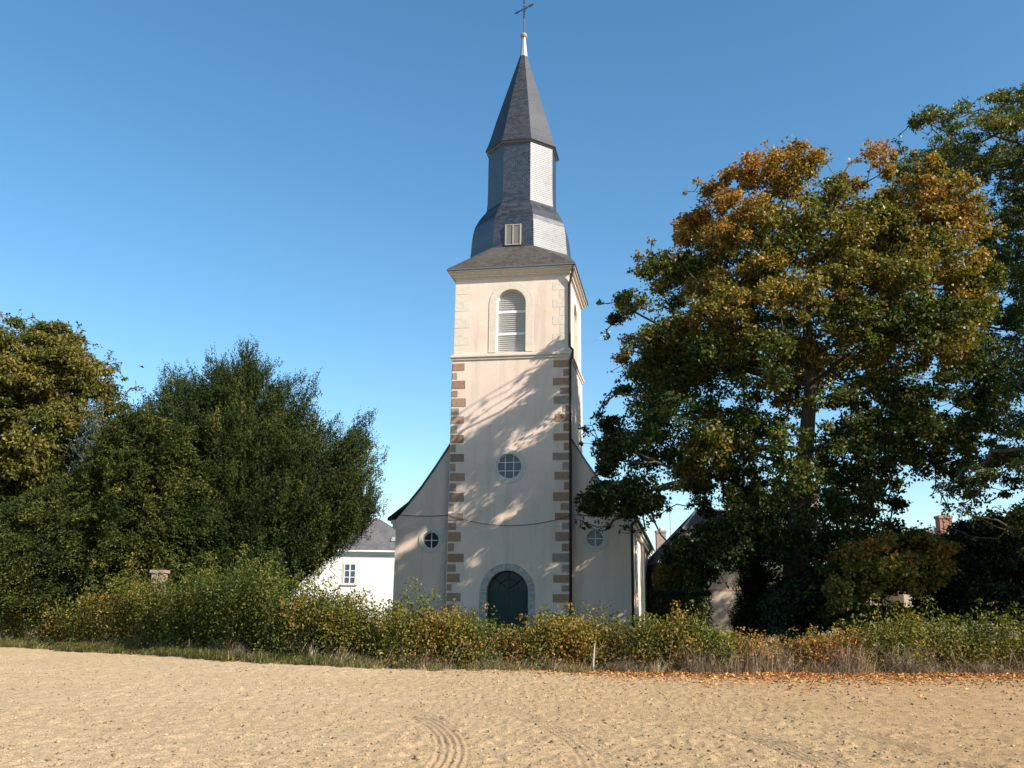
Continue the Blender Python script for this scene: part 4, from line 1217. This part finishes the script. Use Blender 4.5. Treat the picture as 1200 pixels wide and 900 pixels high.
for si, (p0, p1, tone0, spr, lab) in enumerate(SEC):
    Pl, Tl = [], []
    st = MB()
    n_sh = int((p1 - p0) * (2.3 if si not in (0, 6) else 1.4))
    xs_ = []
    mid = (max(p0, 0) + min(p1, 1200)) / 2
    for i in range(n_sh):
        px = random.uniform(p0, p1)
        # solve for the spot along the field edge
        x = (px - 600) / F_PX * 28
        for _ in range(6): x = (px - 600) / F_PX * (edge_y(x) + 0.9)
        off = random.uniform(0.0, 1.5) ** 1.0
        y = float(edge_y(x)) + 0.30 + off
        ztop_ = hedge_top(x, y)
        nzz = float(vnoise(np.array([x]), np.array([y * 1.3]), 1.3, 333)[0])
        if nzz < -0.45 and random.random() < 0.75: continue
        h_ = max(0.5, ztop_ - 0.22) * random.triangular(0.4, 1.15, 0.92) * (1.0 + 0.16 * nzz)
        if si == 5 : h_ *= random.uniform(0.8, 1.0)
        if random.random() < 0.11: h_ *= random.uniform(1.12, 1.42)
        lean = np.array([random.gauss(0, 0.16), random.gauss(-0.06, 0.14)])
        n_pt = 5
        pts = []
        for k in range(n_pt):
            f_ = k / (n_pt - 1)
            pts.append((x + lean[0] * h_ * f_ ** 1.4 + random.gauss(0, 0.02), y + lean[1] * h_ * f_ ** 1.4, -0.12 + (h_ + 0.12) * f_))
        st.tube(pts, [0.013, 0.011, 0.008, 0.005, 0.003], 3, cap=False)
        nl_ = int((76 if si != 5 else 56) * h_)
        f_ = np.random.default_rng(i + si * 1000).uniform(0.0, 1.02, nl_)
        A_ = np.array(pts)
        bx_ = np.stack([np.interp(f_, np.linspace(0, 1, n_pt), A_[:, c_]) for c_ in range(3)], 1)
        sp = (0.30 * np.sin(np.pi * np.clip(f_, 0, 1)) ** 0.6 + 0.05)[:, None]
        bx_ += rng.normal(size=bx_.shape) * sp * np.array([0.75, 0.6, 0.35])
        bx_[:, 2] = np.maximum(bx_[:, 2], 0.05)
        Pl.append(bx_)
        Tl.append(np.full(nl_, tone0 + random.gauss(0, spr * 0.6)) + 0.14 * (0.5 - f_) * (1 if si != 1 else 0.3))
    P = np.concatenate(Pl); T_ = np.concatenate(Tl)
    T_ = np.clip(T_ + 0.16 * vnoise(P[:, 0], P[:, 2] * 1.5, 0.9, 140 + si), 0, 1)
    x = (mid - 600) / F_PX * 28
    for _ in range(6): x = (mid - 600) / F_PX * (edge_y(x) + 0.9)
    org = np.array([x, float(edge_y(x)) + 1.0, 0])
    r_ = empty('hedge_shrub', tuple(org)); tag(r_, lab, 'hedge shrub', 'hedge shrubs along the field edge')
    st.v = [tuple(np.array(v) - org) for v in st.v]
    st.build('stems', BARK_D, r_, weld=False)
    leaf_mesh('foliage', P - org, T_, 0.092, 0.054, HEDGE, r_, droop=0.0, up=0.4)

# dry stalks, brambles and grass at the hedge foot
def join(*parts):
    V, F_, T_ = [], [], []
    n = 0
    for v, f_, t_ in parts:
        V.append(v); F_.append(f_ + n); T_.append(t_); n += len(v)
    return np.concatenate(V), np.concatenate(F_), np.concatenate(T_)

def tufts(n, x0, x1, off0, off1, per, h0, h1, spread, w, tone0, seed):
    """Clumps of grass: blades fanning out of one root and bending over."""
    r_ = np.random.default_rng(seed)
    tx = r_.uniform(x0, x1, n); keep = vnoise(tx, tx * 0 + seed, 1.1, 210 + seed) > r_.uniform(-1.0, 0.35, n); tx = tx[keep]
    ty = edge_y(tx) + r_.uniform(off0, off1, len(tx))
    th = r_.uniform(h0, h1, len(tx)); tt = tone0 + r_.normal(size=len(tx)) * 0.16
    i_ = np.repeat(np.arange(len(tx)), r_.integers(per // 2, per + per // 2, len(tx)))
    m = len(i_)
    a = r_.uniform(0, 2 * np.pi, m); d = np.stack([np.cos(a), np.sin(a), np.zeros(m)], 1)
    h = th[i_] * r_.uniform(0.4, 1.1, m); L = (spread * h * r_.uniform(0.1, 1.0, m))[:, None]
    z0 = np.stack([tx[i_] + r_.normal(size=m) * 0.07, ty[i_] + r_.normal(size=m) * 0.07, np.full(m, -0.06)], 1)
    up = np.array([0, 0, 1.0])
    p1 = z0 + up * (h * 0.65)[:, None] + d * L * 0.35
    p2 = z0 + up * (h * 0.95)[:, None] + d * L * 0.8
    p3 = z0 + up * (h * r_.uniform(0.55, 1.05, m))[:, None] + d * L * 1.25
    s = np.stack([-np.sin(a + 0.7), np.cos(a + 0.7), np.zeros(m)], 1) * (w * r_.uniform(0.6, 1.4, m))[:, None]
    V = np.stack([z0 - s, z0 + s, p1 + s, p1 - s, p2 + s * 0.6, p2 - s * 0.6, p3 + s * 0.1, p3 - s * 0.1], 1).reshape(-1, 3)
    i = np.arange(m)[:, None] * 8
    F_ = np.concatenate([i + np.array([[0, 1, 2, 3]]), i + np.array([[3, 2, 4, 5]]), i + np.array([[5, 4, 6, 7]])])
    return V, F_, np.repeat(np.clip(tt[i_] + r_.normal(size=m) * 0.12, 0, 1), 8)

dry = join(tufts(420, -4, 21, -0.3, 0.5, 46, 0.10, 0.45, 1.9, 0.0038, 0.42, 1),
           tufts(46, 4.5, 12, -0.05, 0.35, 30, 0.4, 1.15, 1.3, 0.0042, 0.5, 2),
           tufts(60, 3, 16, 0.0, 0.5, 40, 0.3, 0.8, 2.4, 0.0038, 0.2, 7),
           tufts(120, -24, -3, -0.2, 0.6, 34, 0.3, 0.8, 0.8, 0.006, 0.6, 3))
tag(link('dry_grass', fast_mesh('dry_grass', *dry), STRAW), 'dry straw coloured grass and dead stalks along the hedge foot', 'dry grass', kind='stuff')
grn = join(tufts(1300, -34, -4, -0.75, 0.4, 40, 0.12, 0.42, 1.4, 0.009, 0.62, 4),
           tufts(700, -34, 2, -0.8, 0.3, 30, 0.10, 0.36, 1.6, 0.008, 0.95, 5),
           tufts(160, 1, 24, -0.1, 0.7, 30, 0.1, 0.35, 1.4, 0.008, 0.5, 6))
n = 9000
x = rng.uniform(-34, 2, n); y = edge_y(x) + rng.uniform(-0.45, 0.7, n)
z = rng.uniform(0, 1, n) ** 1.5 * (0.25 + 0.3 * (vnoise(x, y, 0.6, 401) + 0.6))
ok = vnoise(x, y, 0.9, 402) > -0.2
Pw = np.stack([x, y, np.clip(z, 0.01, 0.7)], 1)[ok]
V, F_ = leaf_quads(Pw, rand_dir(len(Pw)), rand_dir(len(Pw), 0.8), rng.uniform(0.06, 0.15, len(Pw)), rng.uniform(0.03, 0.07, len(Pw)))
grn = join(grn, (V, F_, np.repeat(np.clip(0.35 + 0.4 * vnoise(Pw[:, 0], Pw[:, 1], 0.7, 403), 0, 1), 4)))
tag(link('weeds', fast_mesh('weeds', *grn), WEED), 'green weeds and grass spilling from the hedge onto the field edge', 'weeds', kind='stuff')

# bramble arches
b = MB()
for i in range(240):
    x = random.uniform(-3, 16); y = float(edge_y(x)) + random.uniform(0.0, 0.9)
    a = random.uniform(0, 2 * math.pi); L = random.uniform(0.5, 1.6); h_ = random.uniform(0.25, 0.9)
    if random.random() < 0.2: L *= 1.4; h_ *= 0.8
    pts = [(x + L * (k / 6) * math.cos(a), y + 0.5 * L * (k / 6) * math.sin(a), -0.1 + h_ * math.sin(math.pi * min(1, 0.15 + 0.85 * k / 6)) + 0.05) for k in range(7)]
    b.tube(pts, [0.009] * 6 + [0.003], 3, cap=False)
o = b.build('bramble', BARK_G, weld=False)
tag(o, 'tangled purplish grey bramble stems at the hedge foot', 'brambles', kind='stuff')

# fallen leaves on the field under the lime
n = 30000
x = rng.normal(9.0, 5.5, n); keep = (x > -2) & (x < 22); x = x[keep]; n = len(x)
y = edge_y(x) + 0.45 - rng.exponential(1.0, n) * rng.uniform(0.15, 1.7, n)
keep = rng.uniform(size=n) < np.interp(x, [-2, 1, 4, 16, 22], [0.1, 0.35, 1, 1, 0.6]); x, y = x[keep], y[keep]; n = len(x)
P = np.stack([x, y, field_height(x, y) + 0.012], 1)
d = rand_dir(n); d[:, 2] *= 0.25
V, F_ = leaf_quads(P, d, rand_dir(n, 2.2), rng.uniform(0.05, 0.11, n), rng.uniform(0.04, 0.085, n))
tag(link('fallen_leaves', fast_mesh('fallen_leaves', V, F_, np.repeat(rng.uniform(0, 1, n), 4)), FALLEN), 'orange and yellow fallen leaves strewn on the field below the lime', 'fallen leaves', kind='stuff')

# clods and stones on the tilled soil
t = NT('clod_soil')
geo = t.n('NewGeometry')
c = t.ramp(geo.outputs['Random Per Island'], [(0.0, (0.14, 0.095, 0.055)), (0.4, (0.25, 0.175, 0.105)), (0.75, (0.34, 0.245, 0.15)), (1.0, (0.42, 0.315, 0.20))])
CLOD = t.done(t.principled(c, 0.97, 0.08, 0, t.bump(t.noise(60, 4), 0.6, 0.01)))
oct_v = np.array([(1, 0, 0), (0, 1, 0), (-1, 0, 0), (0, -1, 0), (0, 0, 1), (0, 0, -1), (.6, .6, .5), (-.6, .6, .5), (-.6, -.6, .5), (.6, -.6, .5)], float)
oct_f = np.array([(0, 6, 9), (6, 4, 9), (0, 1, 6), (1, 7, 6), (6, 7, 4), (1, 2, 7), (2, 8, 7), (7, 8, 4), (2, 3, 8), (3, 9, 8), (8, 9, 4), (3, 0, 9), (0, 5, 1), (1, 5, 2), (2, 5, 3), (3, 5, 0)])
n = 11000
yy = 9.0 + 20 * rng.uniform(0, 1, n) ** 1.3
xx = rng.uniform(-0.62, 0.62, n) * yy
sz = 0.009 + 0.020 * rng.uniform(0, 1, n) ** 5 + (rng.uniform(size=n) < 0.004) * 0.02
keep = (yy < edge_y(xx) - 0.2); xx, yy, sz = xx[keep], yy[keep], sz[keep]; n = len(xx)
jit = rng.uniform(0.65, 1.3, (n, 10, 1))
V = oct_v[None] * jit * sz[:, None, None] * np.array([1.2, 1.0, 0.75])
ang = rng.uniform(0, 6.28, n)
ca, sa = np.cos(ang)[:, None], np.sin(ang)[:, None]
V = np.stack([V[..., 0] * ca - V[..., 1] * sa, V[..., 0] * sa + V[..., 1] * ca, V[..., 2]], -1)
V += np.stack([xx, yy, field_height(xx, yy) + sz * 0.12], 1)[:, None, :]
F_ = (oct_f[None] + (np.arange(n) * 10)[:, None, None]).reshape(-1, 3)
tag(link('clods', fast_mesh('clods', V.reshape(-1, 3), F_), CLOD), 'dry soil clods and small stones scattered over the tilled field', 'clods', kind='stuff')

# ------------------------------------------------------------------ small things
sp = at(695, 784, 26.6)
b = MB(); b.tube([(0, 0, -0.2), (0.01, 0, 0.3), (0.05, 0.0, 0.74)], [0.022, 0.021, 0.016], 7)
o = b.build('wooden_stake', WOOD_W, smooth=False); o.location = (float(sp[0]), 26.55, 0)
tag(o, 'thin pale wooden stake leaning at the hedge foot before the nave', 'stake')

pp = at(199, 690, 33.5)
b = MB(); b.box(-0.22, 0.22, -0.22, 0.22, -0.1, 2.75); b.box(-0.28, 0.28, -0.28, 0.28, 2.75, 2.86)
o = b.build('gate_pillar', BRICK_P, bevel=0.01); uv_box(o.data); o.location = (float(at(199, 690, 36.5)[0]) , 35.3, 0)
tag(o, 'weathered brick gate pillar half hidden behind the left hedge', 'pillar')

bp = at(166, 430, 70.0)
b = MB()
b.tube([(-0.2, 0, 0), (-0.08, 0, 0.01), (0.08, 0, 0.015), (0.17, 0, 0.02), (0.24, 0, 0.015)], [0.012, 0.045, 0.05, 0.03, 0.006], 7)
for s in (-1, 1):
    b.face([(0.08, s * 0.03, 0.02), (0.02, s * 0.22, 0.10), (-0.10, s * 0.42, 0.06), (-0.06, s * 0.2, 0.07), (-0.08, s * 0.03, 0.02)])
    b.face([(0.08, s * 0.03, 0.012), (-0.08, s * 0.03, 0.012), (-0.06, s * 0.2, 0.062), (-0.10, s * 0.42, 0.055), (0.02, s * 0.22, 0.092)])
b.face([(-0.18, -0.02, 0.004), (-0.18, 0.02, 0.004), (-0.32, 0.05, 0.0), (-0.32, -0.05, 0.0)])
o = b.build('bird', PIPE_B, weld=False); o.location = tuple(float(v) for v in bp); o.rotation_euler = (0.2, 0.3, R(40))
tag(o, 'small dark bird flying in the sky above the spreading yew', 'bird')

# a short contrail far away, right of the tower
c0, c1 = at(697, 400, 6000), at(716, 388, 6000)
b = MB(); b.tube([tuple(c0), tuple(c0 * 0.5 + c1 * 0.5), tuple(c1)], [0.8, 1.9, 0.5], 8)
tv = NT('contrail_ice'); CT = tv.done(tv.principled(tv.mix(tv.noise(0.01, 3), (0.8, 0.8, 0.8), (0.95, 0.95, 0.95)), 1.0, 0.0))
o = b.build('contrail', CT, smooth=True)
tag(o, 'short white contrail in the blue sky right of the tower', 'contrail')
